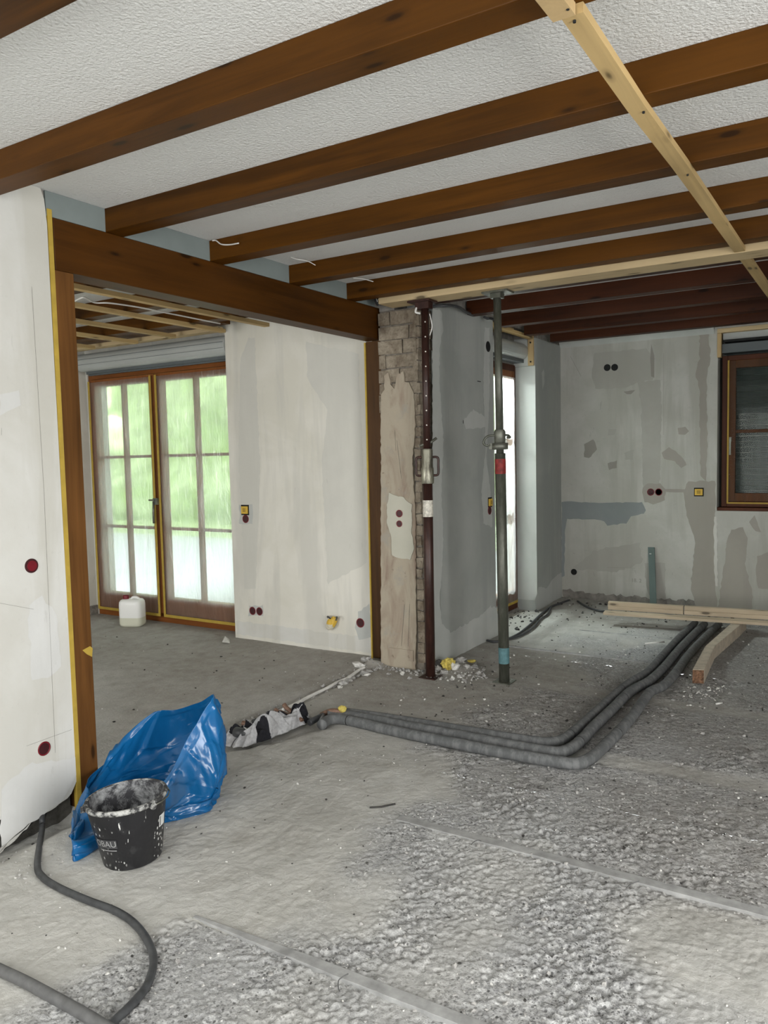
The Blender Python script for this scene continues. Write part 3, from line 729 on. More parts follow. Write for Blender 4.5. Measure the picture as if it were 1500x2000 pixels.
# outdoors: terrace and garden ----------------------------------------
tag(obj('terrace', boxes(((-16, 5.26, -.3), (-3.02, 11.5, -.06))), M['terrace']), 'pale terrace paving outside the garden door', 'terrace')
tag(obj('lawn', boxes(((-40, 11.5, -.3), (12, 45, -.055))), M['foliage']), 'green lawn beyond the terrace behind the foil', 'lawn')
rnd = random.Random(8)
def tree(x, y, h, r, lb, tr=True):
    t_ = thing('garden_tree', lb, 'tree', (x, y, -.058))
    bm = B(); tube(bm, [(x, y, -.058), (x+.05, y, h*.4), (x, y, h*.7)], [.16, .12, .08]); obj('trunk', bm, M['bark'], t_)
    bm = B()
    for k in range(16):
        c = Vector((x+rnd.uniform(-r, r)*.8, y+rnd.uniform(-r, r)*.5, h*rnd.uniform(.42, 1)))
        q = bmesh.ops.create_icosphere(bm, subdivisions=3, radius=r*rnd.uniform(.35, .55), matrix=Matrix.Translation(c))
        for v in q['verts']: v.co += (v.co-c)*mn.noise(v.co*3)*.5
    obj('crown', bm, M['foliage'], t_, smooth=True); reorigin(t_)
def hedge(x0, x1, y, h, lb):
    bm = B(); nx = 150; nz = 50; g = []
    for j in range(nz+1):
        r__ = []
        for i in range(nx+1):
            x = x0+(x1-x0)*i/nx; top = h+1.6*mn.noise(Vector((x*.45, 3, 0)))+.5*mn.noise(Vector((x*1.6, 1, 0))); z = top*j/nz
            r__.append(bm.verts.new((x, y-1.2*mn.noise(Vector((x*.8, z*.8, 1)))-.5*mn.noise(Vector((x*2.6, z*2.6, 2)))+.8*(j/nz)**2, z-.04)))
        g.append(r__)
    for j in range(nz):
        for i in range(nx): bm.faces.new((g[j][i], g[j][i+1], g[j+1][i+1], g[j+1][i]))
    bot = [bm.verts.new((v.co.x, y+2.5, v.co.z)) for v in g[-1]]
    for i in range(nx): bm.faces.new((g[-1][i], g[-1][i+1], bot[i+1], bot[i]))
    tag(obj('hedge', bm, M['foliage'], smooth=True), lb, 'hedge')
hedge(-30, 1, 14.5, 4.6, 'tall bright green hedge filling the view behind the garden door panes')
tree(-9.0, 7.0, 3.4, .55, 'dark shrub standing close outside the leftmost door panes')

# ================================================================ TIMBER
names = ['stained ceiling beam cut off by the top left corner of the picture', 'widest stained ceiling beam, crossing the top of the room to the batten end', 'stained ceiling beam resting on the header just right of the near post, first over the opening',
 'stained ceiling beam with a white wire curling from its left end', 'stained ceiling beam third along the header, short white wire at its end', 'stained ceiling beam right in front of the pale new joist']
for i, y in enumerate(BY):
    x0 = XH+.002 if i < 2 else -6.48
    o = obj('ceiling_beam', boxes(((x0, y, 2.536), (2.48, y+BW, CZ))), M['beam'], bevel=.003)
    tag(o, names[i], 'ceiling beam', 'stained ceiling beams')
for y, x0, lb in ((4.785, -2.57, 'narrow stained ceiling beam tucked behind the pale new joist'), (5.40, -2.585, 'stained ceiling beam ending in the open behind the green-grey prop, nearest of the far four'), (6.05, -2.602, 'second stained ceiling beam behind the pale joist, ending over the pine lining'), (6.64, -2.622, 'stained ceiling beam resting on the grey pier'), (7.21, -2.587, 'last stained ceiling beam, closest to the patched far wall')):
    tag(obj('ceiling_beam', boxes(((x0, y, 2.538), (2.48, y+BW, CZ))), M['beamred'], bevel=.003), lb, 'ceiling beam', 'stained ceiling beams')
tag(obj('header_beam', boxes(((XH-.13, 2.157, 2.318), (XH, 4.78, 2.535))), M['header'], bevel=.004), 'thick dark stained header beam spanning the opening between two posts', 'header beam')
r_ = thing('timber_post', 'brown timber post beside the bucket at the near side of the opening', 'post', (XH-.05, 2.2, 0), 'posts under the header')
obj('post', boxes(((XH-.13, 2.152, -.08), (XH, 2.247, 2.317))), M['post'], r_, bevel=.003)
obj('tape_strip', boxes(((XH-.02, 2.131, -.075), (XH+.0015, 2.153, 2.565))), M['tape'], r_)
bm = B(); q = [at(x, y, 0, XH+.002) for x, y in ((161, 1270), (176, 1262), (181, 1266), (180, 1283), (170, 1278))]; slab(bm, q, 0, -.001); obj('tape_scrap', bm, M['tape'], r_)
reorigin(r_)
r_ = thing('timber_post', 'dark timber post against the brick pillar at the far side of the opening', 'post', (XH-.07, 4.82, 0), 'posts under the header')
obj('post', boxes(((-3.085, 4.775, .02), (-2.942, 4.90, 2.317))), M['postdark'], r_, bevel=.003)
obj('tape_strip', boxes(((-3.094, 4.765, 0), (-3.083, 4.775, 2.31))), M['tape'], r_)
obj('foot', boxes(((-3.09, 4.768, -.03), (-2.942, 4.90, .018))), M['mortar'], r_); reorigin(r_)
# pale joist, batten
bm = B(); box(bm, (-2.80, 4.50, 2.507), (2.48, 4.68, 2.60), 0)
j = tag(obj('new_joist', bm, M['pine'], bevel=.003), 'pale new timber joist running from the pillar top across the room', 'joist')
bm = B(); random.seed(5)
pth = [(x, 4.695+random.uniform(-.004, .004), 2.528+random.uniform(-.006, .006)) for x in np.arange(-2.5, 2.4, .05)]
tube(bm, pth, .009, 6, wob=.9)
obj('foam_bead', bm, M['whitewire'], j)
def strip_along(bm, pts, w, z0, z1):
    """board following plan points (left edge), width w along +x"""
    prev = None
    for (x, y) in pts:
        c = [bm.verts.new(p) for p in ((x, y, z0), (x+w, y, z0), (x+w, y, z1), (x, y, z1))]
        if prev:
            for k in range(4): bm.faces.new((prev[k], prev[(k+1) % 4], c[(k+1) % 4], c[k]))
        else: bm.faces.new(c[::-1])
        prev = c
    bm.faces.new(prev)
bt = []
for px, py in ((1095, 37), (1225, 218), (1313, 330), (1420, 475), (1500, 583)):
    p = at(px, py, 2, 2.509); bt.append((p.x, p.y))
bt = [(bt[0][0]+.0, bt[0][1]+.005)]+bt[1:]+[(bt[-1][0]+.004, 6.5)]
r_ = thing('ceiling_batten', 'long raw pine batten screwed diagonally under the beams on the right', 'batten', (-.63, 4, 2.51))
bm = B(); strip_along(bm, bt, .052, 2.511, 2.535); obj('lath', bm, M['piney'], r_)
bm = B(); strip_along(bm, [(-.655, 1.70), (-.652, bt[0][1]-.004)], .054, 2.507, 2.535); obj('end_piece', bm, M['pinez'], r_)
for px, py in ((1109, 19), (1122, 44), (1257, 221), (1343, 343)):
    p = at(px, py, 2, 2.506); obj('screw', tubebm([(p.x, p.y, 2.5055), (p.x, p.y, 2.5125)], .004, seg=8), M['black'], r_)
reorigin(r_)
# battens on the annex ceiling
lbs = ['pine batten on the annex ceiling nearest to the header', 'long pine batten on the annex ceiling, second from the header', 'pine batten on the annex ceiling, third from the header', 'shorter pine batten on the annex ceiling near the left end of the shutter box', 'darker stub of batten at the far left of the annex ceiling']
for (x, y1), lb in zip(((-3.97, 4.72), (-4.42, 4.72), (-4.91, 4.66), (-5.40, 4.69), (-5.92, 4.66)), lbs):
    tag(obj('ceiling_batten', boxes(((x, 2.3, 2.505), (x+.05, y1, 2.533))), M['piney']), lb, 'batten', 'battens on the annex ceiling')
tag(obj('edge_board', boxes(((-6.45, 4.74, 2.536), (-4.5, 4.83, 2.575))), M['pine'], bevel=.002), 'pale board along the annex ceiling directly above the shutter casing', 'board')
tag(obj('edge_board', boxes(((-6.45, 4.56, 2.56), (-4.3, 4.70, 2.60))), M['beam'], bevel=.002), 'stained board between last annex beam and the pale edge board', 'board')

# ================================================================ WIRES ON THE CEILING
def wire(name, lb, pts, r, m, seg_=6, cat='wire'):
    return tag(obj(name, tubebm(smooth_path(pts), r, seg=seg_), m, smooth=True), lb, cat)
def W3(l, ax=1): return [at(x, y, ax, v) for x, y, v in l]
wire('ceiling_wire', 'white wire sticking from the ceiling at the fourth beam end', W3([(415, 470, 3.06), (422, 470, 3.06), (432, 477, 3.05), (448, 478, 3.05), (466, 475, 3.04)]), .0035, M['whitewire'])
wire('ceiling_wire', 'thin white wire lying on the ceiling before the fifth beam', W3([(548, 495, 3.6), (575, 505, 3.62), (600, 510, 3.66), (616, 518, 3.68)]), .0022, M['whitewire'])
wire('ceiling_wire', 'short white wire hanging near the beam in front of the pale joist', W3([(690, 543, 4.2), (710, 545, 4.25), (729, 550, 4.28)]), .0028, M['whitewire'])
wire('annex_cable', 'thin grey cable looped under the annex ceiling beams', [at(x, y, 2, 2.50) for x, y in ((147, 588), (152, 585), (165, 581), (185, 591), (215, 592), (270, 600), (330, 612), (430, 632))], .005, M['whitewire'])
wire('black_cable', 'thick black cable running along the pale joist above the grey wall', W3([(846, 598, 4.86), (870, 597, 4.9), (884, 597, 5.0), (898, 601, 5.1), (908, 608, 5.25), (925, 616, 5.5)]), .011, M['cable'], 8, 'cable')
r_ = thing('cable_bundle', 'black junction with cut wires between header end and pale joist', 'cable bundle', at(738, 583, 1, 4.6))
bm = B(); tube(bm, smooth_path(W3([(733, 578, 4.62), (736, 588, 4.6), (740, 594, 4.6)])), .018, 8); tube(bm, smooth_path(W3([(742, 572, 4.62), (743, 584, 4.6), (741, 596, 4.6)])), .012, 8); obj('sleeve', bm, M['cable'], r_)
bm = B(); tube(bm, W3([(738, 586, 4.57), (748, 574, 4.55)]), .003, 6); tube(bm, W3([(734, 580, 4.57), (737, 589, 4.55)]), .003, 6); obj('cut_wire', bm, M['whitewire'], r_); reorigin(r_)
wire('black_cable', 'short black cable end dangling at the top of the grey wall beside the prop', W3([(945, 619, 5.6), (952, 622, 5.6), (958, 622, 5.6), (972, 626, 5.5)]), .010, M['cable'], 8, 'cable')

# ================================================================ SOCKET BOXES
def disc(bm, c, n, r, t, seg_=22, mi=0):
    n = Vector(n).normalized(); tube(bm, [Vector(c)-n*t, Vector(c)], r, seg_, mi=mi)
def socket(lb, c, n, r, style, group=None):
    n = Vector(n); c = Vector(c)
    r_ = thing('socket_box', lb, 'socket box', c, group)
    if style == 'lid':
        bm = B(); disc(bm, c+n*.004, n, r, .006); obj('rim', bm, M['darkred'], r_)
        bm = B(); disc(bm, c+n*.007, n, r*.72, .004); obj('lid', bm, M['red'], r_)
    elif style == 'red':
        bm = B(); lathe_n(bm, c, n, [(r, .001), (r, .003), (r*.86, .004), (r*.80, .0015)]); obj('rim', bm, M['red'], r_)
        bm = B(); disc(bm, c+n*.0018, n, r*.82, .002); obj('box_bottom', bm, M['darkred'], r_)
    else:
        bm = B(); lathe_n(bm, c, n, [(r, .0008), (r, .0026), (r*.9, .003), (r*.86, .001)]); obj('rim', bm, M['black'], r_)
        bm = B(); disc(bm, c+n*.0016, n, r*.88, .002); obj('box_bottom', bm, M['black'], r_)
    reorigin(r_); return r_
def lathe_n(bm, c, n, prof, seg_=22):
    z = Vector((0, 0, 1)); q = z.rotation_difference(n).to_matrix()
    lathe(bm, prof, c, seg_, M=q)
lx = (1, 0, 0); ly = (0, -1, 0)
socket('dark red socket box with lid in the left wall, upper of two', at(61, 1105, 0, XH), lx, .030, 'lid')
socket('dark red open socket box low in the left wall above the cable', at(86, 1462, 0, XH), lx, .030, 'red')
def ysocket(lb, c, n, w, h, red=True):
    n = Vector(n); c = Vector(c); s_ = Vector((0, 0, 1)).cross(n)
    r_ = thing('switch_box', lb, 'switch box', c)
    def pl_(m, name, w, h, d0, d1):
        bm = B(); a_ = c+s_*(-w/2)+Vector((0, 0, -h/2))+n*d0; b_ = c+s_*(w/2)+Vector((0, 0, h/2))+n*d1
        box(bm, [min(a_[k], b_[k]) for k in range(3)], [max(a_[k], b_[k]) for k in range(3)]); return obj(name, bm, m, r_, bevel=.002)
    pl_(M['black'], 'recess', w, h, .0015, .003); pl_(M['yel'], 'cover', w*.8, h*.72, .003, .014); pl_(M['tapedk'], 'inner_cover', w*.36, h*.4, .014, .018)
    reorigin(r_)
ysocket('yellow protective cover on the switch box of the white annex wall', at(479, 996, 1, YW), ly, .085, .085)
socket('dark red socket box below the yellow cover on the white annex wall', at(480, 1013.5, 1, YW), ly, .034, 'red')
socket('bright red left half of the low socket pair on the white annex wall', at(493.5, 1193, 1, YW), ly, .034, 'red')
socket('dark right half of the low socket pair on the white annex wall', at(507, 1194, 1, YW), ly, .034, 'red')
socket('dark red socket box at the lower right corner of the white annex wall', at(704, 1216.5, 1, YW), ly, .036, 'red')
socket('upper of two broken dark red holes in the brick pillar', at(780, 1003, 1, YC-.015), ly, .026, 'red')
socket('lower of two broken dark red holes in the brick pillar', at(780, 1023, 1, YC-.015), ly, .023, 'red')
socket('black round hole high in the grey wall left of the prop', at(953, 677, 0, XG), lx, .042, 'black')
ysocket('yellow switch cover on the grey wall beside the green-grey prop', at(956.5, 981, 0, XG), lx, .075, .08)
socket('dark red socket box under the yellow cover on the grey wall', at(956, 997, 0, XG), lx, .034, 'red')
socket('left one of two black round holes high in the far wall', at(1186, 718, 1, YF), ly, .033, 'black')
socket('right one of two black round holes high in the far wall', at(1200.5, 717.5, 1, YF), ly, .033, 'black')
socket('left one of two red socket boxes side by side on the far wall', at(1271, 961, 1, YF), ly, .034, 'red')
socket('right one of two red socket boxes side by side on the far wall', at(1286.5, 961, 1, YF), ly, .034, 'red')
ysocket('yellow switch cover on the far wall left of the dark window', at(1365, 961, 1, YF), ly, .085, .08)
socket('single black round hole low at the left of the far wall', at(1121, 1117, 1, YF), ly, .031, 'black')
# yellow bag with wires on the white wall
r_ = thing('wire_pouch', 'crumpled yellow and clear pouch wrapped round wires sticking out of the white annex wall', 'pouch', at(648, 1216, 1, YW))
bm = B(); c = at(648, 1217, 1, YW-.03)
q = bmesh.ops.create_icosphere(bm, subdivisions=4, radius=.055)
for v in q['verts']:
    n_ = mn.noise(v.co*30)*.016+abs(mn.noise(v.co*60))*.01
    v.co = v.co*(1+n_*12); v.co.z *= .95; v.co.y *= .45; v.co.x *= .8; v.co.x += v.co.z*.45
    v.co += c
for f in bm.faces: f.material_index = 1 if (f.calc_center_median().z < c.z-.005 and f.calc_center_median().x < c.x+.02) else 0
def cl():
    t = NT('clear_crumpled_bag'); t.col((.62, .58, .46)).p(.2, 0, .6).bump(t.noise(60, 4), .8, .01); return t.m
obj('pouch_body', bm, [M['yel'], cl()], r_, smooth=True)
bm = B(); tube(bm, smooth_path([at(640, 1206, 1, YW), at(640, 1204, 1, YW-.05), at(645, 1208, 1, YW-.075)]), .006, 6); tube(bm, smooth_path([at(655, 1207, 1, YW), at(658, 1205, 1, YW-.05), at(656, 1212, 1, YW-.07)]), .006, 6)
obj('wire', bm, M['cable'], r_); reorigin(r_)

# ================================================================ STEEL PROPS
def prop_rust():
    x, y = -2.497, 4.575; g = H(x, y)
    r_ = thing('steel_prop', 'dark rust-brown telescopic steel prop standing before the brick pillar', 'steel prop', (x, y, g))
    A = Vector((x, y, 0)); T = Vector((x+.008, y, 0))
    def P(z): return A.lerp(T, z/2.5)+Vector((0, 0, z))
    obj('outer_tube', tubebm([P(g), P(1.43)], .033, seg=20), M['proprust'], r_)
    it = obj('inner_tube', tubebm([P(1.43), P(2.49)], .0255, seg=18), M['proprust'], r_)
    view = (Vector((0, 0, 0))-A); view.z = 0; view.normalize()
    for k in range(9): bm = B(); c = P(1.60+k*.0955); disc(bm, c+view*.0258, view, .0048, .002, 8); obj('pin_hole', bm, M['propwhite'], it)
    obj('base_plate', boxes(((x-.06, y-.06, g-.004), (x+.06, y+.06, g+.006))), M['proprust'], r_)
    bm = B(); box(bm, (x-.09, y-.06, 2.492), (x+.07, y+.06, 2.504)); box(bm, (x-.05, y-.03, 2.45), (x+.05, y+.03, 2.492)); obj('top_plate', bm, M['proprust'], r_)
    bm = B(); lathe(bm, [(.040, -.12), (.043, -.115), (.043, -.02), (.038, -.01), (.038, .10), (.034, .11)], P(1.52)-Vector((0, 0, .09)), 20); obj('collar', bm, M['chrome'], r_)
    s_ = Vector((math.cos(YAW), math.sin(YAW), 0))
    for sg, m in ((1, M['proprust']), (-1, M['proprust'])):
        c = P(1.43); bm = B(); tube(bm, smooth_path([c+s_*.035*sg+Vector((0, 0, .055)), c+s_*.07*sg+Vector((0, 0, .05)), c+s_*.073*sg, c+s_*.07*sg-Vector((0, 0, .06)), c+s_*.035*sg-Vector((0, 0, .065))]), .008, 8); obj('nut_handle', bm, m, r_)
    c = P(1.57); obj('pin', tubebm([c-s_*.05-Vector((0, 0, .01)), c+s_*.02+Vector((0, 0, .01)), c+s_*.065+Vector((0, 0, .04))], .009, seg=8), M['propgreen'], r_)
    bm = B(); lathe(bm, [(.0345, -.055), (.0345, .055)], P(1.145), 20); obj('white_band', bm, M['propwhite'], r_)
    bm = B(); tube(bm, smooth_path([P(2.42)-s_*.03+view*.02, P(2.43)-s_*.06+view*.01, P(2.46)-s_*.055]), .007, 6); tube(bm, smooth_path([P(2.42)+s_*.03, P(2.34)+s_*.045, P(2.28)+s_*.03]), .004, 6); obj('loose_wire', bm, M['whitewire'], r_)
    reorigin(r_)
prop_rust()
def prop_green():
    p0 = at(985, 1322, 1, 4.70); x, y = p0.x, 4.70; g = H(x, y); p1 = at(971, 582, 1, 4.62)
    r_ = thing('steel_prop', 'grey-green telescopic steel prop with red and teal paint bands, standing free', 'steel prop', (x, y, g))
    A = Vector((x, y, g)); T = Vector((p1.x, 4.62, 2.50))
    def P(z): return A.lerp(T, (z-g)/(2.5-g))
    s_ = Vector((math.cos(YAW), math.sin(YAW), 0)); v_ = Vector((math.sin(YAW), -math.cos(YAW), 0))
    ot = obj('outer_tube', tubebm([P(g), P(1.50)], .0345, seg=20), M['propgreen'], r_)
    obj('inner_tube', tubebm([P(1.5), P(2.49)], .0245, seg=18), M['propgreen'], r_)
    for k in range(9): bm = B(); disc(bm, P(1.68+k*.095)+s_*.0235, s_, .006, .003, 8); obj('pin_hole', bm, M['black'], r_)
    bm = B(); lathe(bm, [(.028, -.02), (.035, -.018), (.037, .06), (.030, .075)], P(1.575), 20); obj('thread', bm, M['steelgal'], r_)
    bm = B(); lathe(bm, [(.036, -.022), (.052, -.02), (.052, .02), (.036, .022)], P(1.545), 12); box(bm, P(1.545)-s_*.065-v_*.015-Vector((0, 0, .018)), P(1.545)-s_*.03+v_*.015+Vector((0, 0, .018))); obj('adjusting_nut', bm, M['steelgal'], r_)
    c = P(1.60); obj('locking_pin', tubebm(smooth_path([c+s_*.045+v_*.02, c+s_*.065, c+s_*.05-v_*.02+Vector((0, 0, .015)), c-s_*.02+Vector((0, 0, .015)), c-s_*.08+Vector((0, 0, .008)), c-s_*.105-Vector((0, 0, .03)), c-s_*.085-Vector((0, 0, .05)), c-s_*.075-Vector((0, 0, .045))]), .0075, seg=8), M['propgreen'], r_)
    for nm, z0, z1, m in (('red_band', 1.37, 1.465, 'propred'), ('teal_band', .13, .235, 'propblue')):
        bm = B(); tube(bm, [P(z0), P(z1)], .0353, 20, cap=False); obj(nm, bm, M[m], ot)
    obj('base_plate', boxes(((x-.06, y-.06, g-.004), (x+.06, y+.06, g+.006))), M['propgreen'], r_)
    bm = B(); box(bm, (T.x-.08, T.y-.06, 2.494), (T.x+.09, T.y+.06, 2.506)); box(bm, (T.x-.035, T.y-.03, 2.465), (T.x+.035, T.y+.03, 2.494)); obj('top_plate', bm, M['propgreen'], r_)
    reorigin(r_)
prop_green()

# ================================================================ INSULATED PIPES
def ppath(l, z): return [fl(x, y, z) for x, y in l]
def pipe(lb, px, r, z, joints):
    pts = [p for p in ppath(px, z)]
    r_ = thing('insulated_pipe', lb, 'insulated pipe', (pts[0].x, pts[0].y, 0), 'grey foam-insulated pipes on the floor')
    sp = smooth_path(pts, 5); random.seed(3)
    obj('foam_sleeve', tubebm(sp, r, seg=16), M['foampipe'], r_, smooth=True)
    for j in joints:
        bm = B(); c = fl(*j, z); k = min(range(1, len(sp)-1), key=lambda i: (sp[i]-c).length); d = (sp[k+1]-sp[k-1]).normalized()
        tube(bm, [sp[k]-d*.003, sp[k]+d*.003], r*1.02, 16); obj('joint_ring', bm, M['joint'], r_)
    reorigin(r_)
rA, rB, rC = .0285, .0285, .0255
pipe('insulated pipe nearest to the viewer, outermost around the corner', [(628, 1416), (640, 1407), (660, 1404), (690, 1409), (780, 1430), (900, 1454), (1000, 1473), (1090, 1488), (1126, 1491), (1156, 1479), (1183, 1454), (1211, 1426), (1238, 1395), (1259, 1365), (1272, 1350), (1296, 1339), (1318, 1316), (1346, 1278), (1374, 1248), (1404, 1219)], rA, .030, ((678, 1407), (1196, 1431), (1318, 1316)))
pipe('middle one of the three insulated pipes', [(640, 1398), (668, 1395), (700, 1400), (800, 1419), (900, 1437), (1000, 1456), (1070, 1468), (1104, 1467), (1132, 1449), (1160, 1419), (1196, 1385), (1232, 1350), (1268, 1330), (1296, 1305), (1322, 1274), (1348, 1246), (1376, 1219)], rB, .032, ((1132, 1449), (1296, 1305), (1215, 1366)))
pipe('inner insulated pipe, farthest from the viewer around the corner', [(655, 1393), (690, 1393), (800, 1409), (900, 1425), (1000, 1441), (1060, 1449), (1090, 1447), (1114, 1434), (1150, 1403), (1200, 1357), (1232, 1332), (1266, 1311), (1290, 1285), (1326, 1246), (1358, 1216)], rC, .030, ((1112, 1435), (1290, 1285), (1215, 1345)))
r_ = thing('copper_pipe', 'bare reddish pipe end rising beside the yellow foam at the insulated pipes', 'pipe', fl(640, 1392))
obj('pipe_run', tubebm(smooth_path([fl(628, 1396, .02), fl(645, 1389, .055), fl(665, 1390, .05), fl(690, 1397, .03)]), .015, seg=10), M['copper'], r_, smooth=True); reorigin(r_)
def blob(name, lb, c, r, m, sq=(1, 1, .8), amp=.35, cat='lump', fq=28, sub=4):
    bm = B(); q = bmesh.ops.create_icosphere(bm, subdivisions=sub, radius=r)
    for v in q['verts']:
        n_ = mn.noise(v.co*fq+Vector(c)*5)+.6*mn.noise(v.co*fq*2.7); v.co = Vector((v.co.x*sq[0], v.co.y*sq[1], v.co.z*sq[2]))*(1+amp*n_)+Vector(c)
    return tag(obj(name, bm, m, smooth=False), lb, cat)
c = fl(669, 1389, .055); blob('foam_scrap', 'small yellow foam scrap on the bend of the insulated pipes', (c.x, c.y, .07), .022, M['wool'], (1.3, 1, .8), .3, 'foam')
c = fl(876, 1302, .03); c2 = fl(842, 1330, 0)
r_ = thing('mineral_wool_tuft', 'tuft of yellow mineral wool lying in rubble right of the rust-brown prop', 'mineral wool', (c.x, c.y, 0))
blob_ = B(); q = bmesh.ops.create_icosphere(blob_, subdivisions=4, radius=.045)
for v in q['verts']: v.co = v.co*(1+.5*mn.noise(v.co*40)+.25*mn.noise(v.co*110)); v.co += Vector((c.x, c.y, .045))
obj('wool', blob_, M['wool'], r_)
blob_ = B(); q = bmesh.ops.create_icosphere(blob_, subdivisions=3, radius=.035)
for v in q['verts']: v.co = v.co*(1+.5*mn.noise(v.co*40)); v.co += Vector((c.x-.06, c.y-.01, .04))
obj('charred_side', blob_, M['stoned'], r_); reorigin(r_)
c = fl(921, 1295, .02); blob('mineral_wool_tuft', 'flat small yellow wool scrap between the two steel props', (c.x, c.y, .035), .022, M['wool'], (1.4, 1, .5), .4, 'mineral wool')

# ================================================================ LUMBER ON THE FLOOR
def beam3(bm, p, q, w, h, lift=0):
    """board from p to q (lower near edge), width w horizontally away, height h"""
    p = Vector(p); q = Vector(q); d = (q-p); d.z = 0; n = Vector((-d.y, d.x, 0)).normalized()*w
    vs = [p, q, q+n, p+n]; a_ = [bm.verts.new(v) for v in vs]; b_ = [bm.verts.new(v+Vector((0, 0, h))) for v in vs]
    bm.faces.new(a_[::-1]); bm.faces.new(b_)
    for i in range(4): bm.faces.new((a_[i], a_[(i+1) % 4], b_[(i+1) % 4], b_[i]))
bm = B()
pl_ = [(fl(1353, 1307, .095), fl(1375, 1308, .095)), (fl(1377, 1262, .095), fl(1396, 1262, .095)), (fl(1425, 1220, .095), fl(1445, 1221, .095)), (fl(1437, 1207, .095), fl(1458, 1208, .095))]
prev = None
for a_, b_ in pl_:
    ring = [bm.verts.new(v) for v in ((a_.x, a_.y, .003), (b_.x, b_.y, .003), (b_.x, b_.y, .095), (a_.x, a_.y, .095))]
    if prev:
        for k in range(4): bm.faces.new((prev[k], prev[(k+1) % 4], ring[(k+1) % 4], ring[k]))
    else: bm.faces.new(ring[::-1])
    prev = ring
bm.faces.new(prev)
t_ = thing('timber_offcut', 'short squared timber with a kink, lying beside the insulated pipes', 'timber', (pl_[0][0].x, pl_[0][0].y, 0))
obj('timber', bm, M['timber'], t_, bevel=.003)
a_, b_ = pl_[0]; bm = B()
gx = 14
rows = []
for j in range(gx+1):
    rw = []
    for i in range(gx+1):
        p = a_.lerp(b_, i/gx); p.z = .006+.086*j/gx; p.y -= .003+abs(mn.noise(p*90))*.012; rw.append(bm.verts.new(p))
    rows.append(rw)
for j in range(gx):
    for i in range(gx): bm.faces.new((rows[j][i], rows[j][i+1], rows[j+1][i+1], rows[j+1][i]))
obj('splintered_end', bm, simple('splintered_wood', (.20, .11, .065), .9, 0, .6, 60, .8), t_); reorigin(t_)
def plank(lb, pl0, pl1, w, z0, h):
    a_ = Vector(pl0); b_ = Vector(pl1); bm = B(); beam3(bm, (a_.x, a_.y, z0), (b_.x, b_.y, z0), w, h)
    return tag(obj('plank', bm, M['plankpine'], bevel=.0015), lb, 'plank', 'pine planks across the pipes')
a_ = fl(1178, 1196, .12); b_ = fl(1500, 1217, .12); d = (b_-a_)
b2 = a_+d*1.6
plank('lowest pine plank, longest one spanning the insulated pipes', a_, b2, .10, .098, .022)
a2 = at(1187, 1190, 2, .125); c2 = a2+d.normalized()*.615
plank('lower of two pine planks at the left end of the stack', a2+Vector((0, .005, 0)), c2, .05, .121, .034)
plank('upper of two pine planks at the left end of the stack', a2+Vector((0, .009, 0)), c2+Vector((0, .004, 0)), .05, .156, .034)
plank('lower of two pine planks at the right end of the stack', c2+d.normalized()*.008, c2+d.normalized()*2.0, .05, .121, .034)
plank('upper of two pine planks at the right end of the stack', c2+d.normalized()*.008+Vector((0, .006, 0)), c2+d.normalized()*2.0, .05, .156, .034)
bm = B(); p = at(1271.5, 1070, 1, 7.68); q = at(1275, 1185, 1, 7.58)
t_ = thing('gypsum_strip', 'narrow green-grey gypsum strip leaning upright against the far wall', 'strip', (q.x, 7.6, 0))
vs = [Vector((q.x-.03, 7.60, 0)), Vector((q.x+.03, 7.60, 0)), Vector((p.x+.03, 7.685, .57)), Vector((p.x-.03, 7.685, .57))]
slab(bm, vs, 1, .012); obj('strip', bm, M['greenplank'], t_, bevel=.001)
bm = B(); box(bm, (p.x-.014, 7.672, .505), (p.x+.004, 7.676, .511)); obj('paint_mark', bm, M['whitewire'], t_); reorigin(t_)

# ================================================================ CABLES ON THE FLOOR
def fpath(l, r, lift=0): 
    out = []
    for x, y in l:
        p = fl(x, y, r); p.z = H(p.x, p.y)+r+lift; out.append(p)
    return out
hp = fpath([(70, 1662), (73, 1690), (84, 1715), (115, 1735), (170, 1758), (225, 1779), (262, 1803), (289, 1838), (300, 1876), (288, 1920), (258, 1962), (222, 1996), (196, 2022)], .013)
hp = [Vector((-2.985, 1.99, .0)), Vector((-2.94, 1.95, .005)), Vector((-2.90, 1.92, -.02))]+hp[1:]
wire('floor_cable', 'black cable snaking from under the left wall across the bottom left floor', hp, .0125, M['cable'], 12, 'cable')
wire('floor_conduit', 'grey conduit pipe entering from the bottom left corner', fpath([(-20, 1884), (10, 1897), (50, 1917), (100, 1943), (160, 1978), (230, 2020), (300, 2062)], .016), .0165, M['conduit'], 12, 'conduit')
wire('edge_cable', 'white wire lying along the edge of the removed partition', [Vector((p.x, p.y, H(p.x, p.y)+.022)) for p in [fl(x, y, 0) for x, y in ((553, 1391), (580, 1376), (605, 1361), (640, 1345), (660, 1333), (680, 1325), (697, 1312), (712, 1306))]], .0105, M['whitewire'], 8)
for lb, l in (('black cable running from the grey wall foot to the far corner', [(952, 1252), (965, 1255), (985, 1252), (1010, 1241), (1035, 1222), (1055, 1202), (1075, 1187), (1098, 1180), (1112, 1176)]),
              ('thinner black cable beside the other one in front of the side door', [(990, 1250), (1015, 1243), (1040, 1228), (1056, 1210), (1070, 1200), (1076, 1187)]),
              ('black cable lying at the foot of the far wall left of the planks', [(1128, 1178), (1145, 1186), (1165, 1193), (1190, 1196), (1215, 1200)])):
    wire('floor_cable', lb, fpath(l, .010, .004), .010, M['cable'], 8, 'cable')
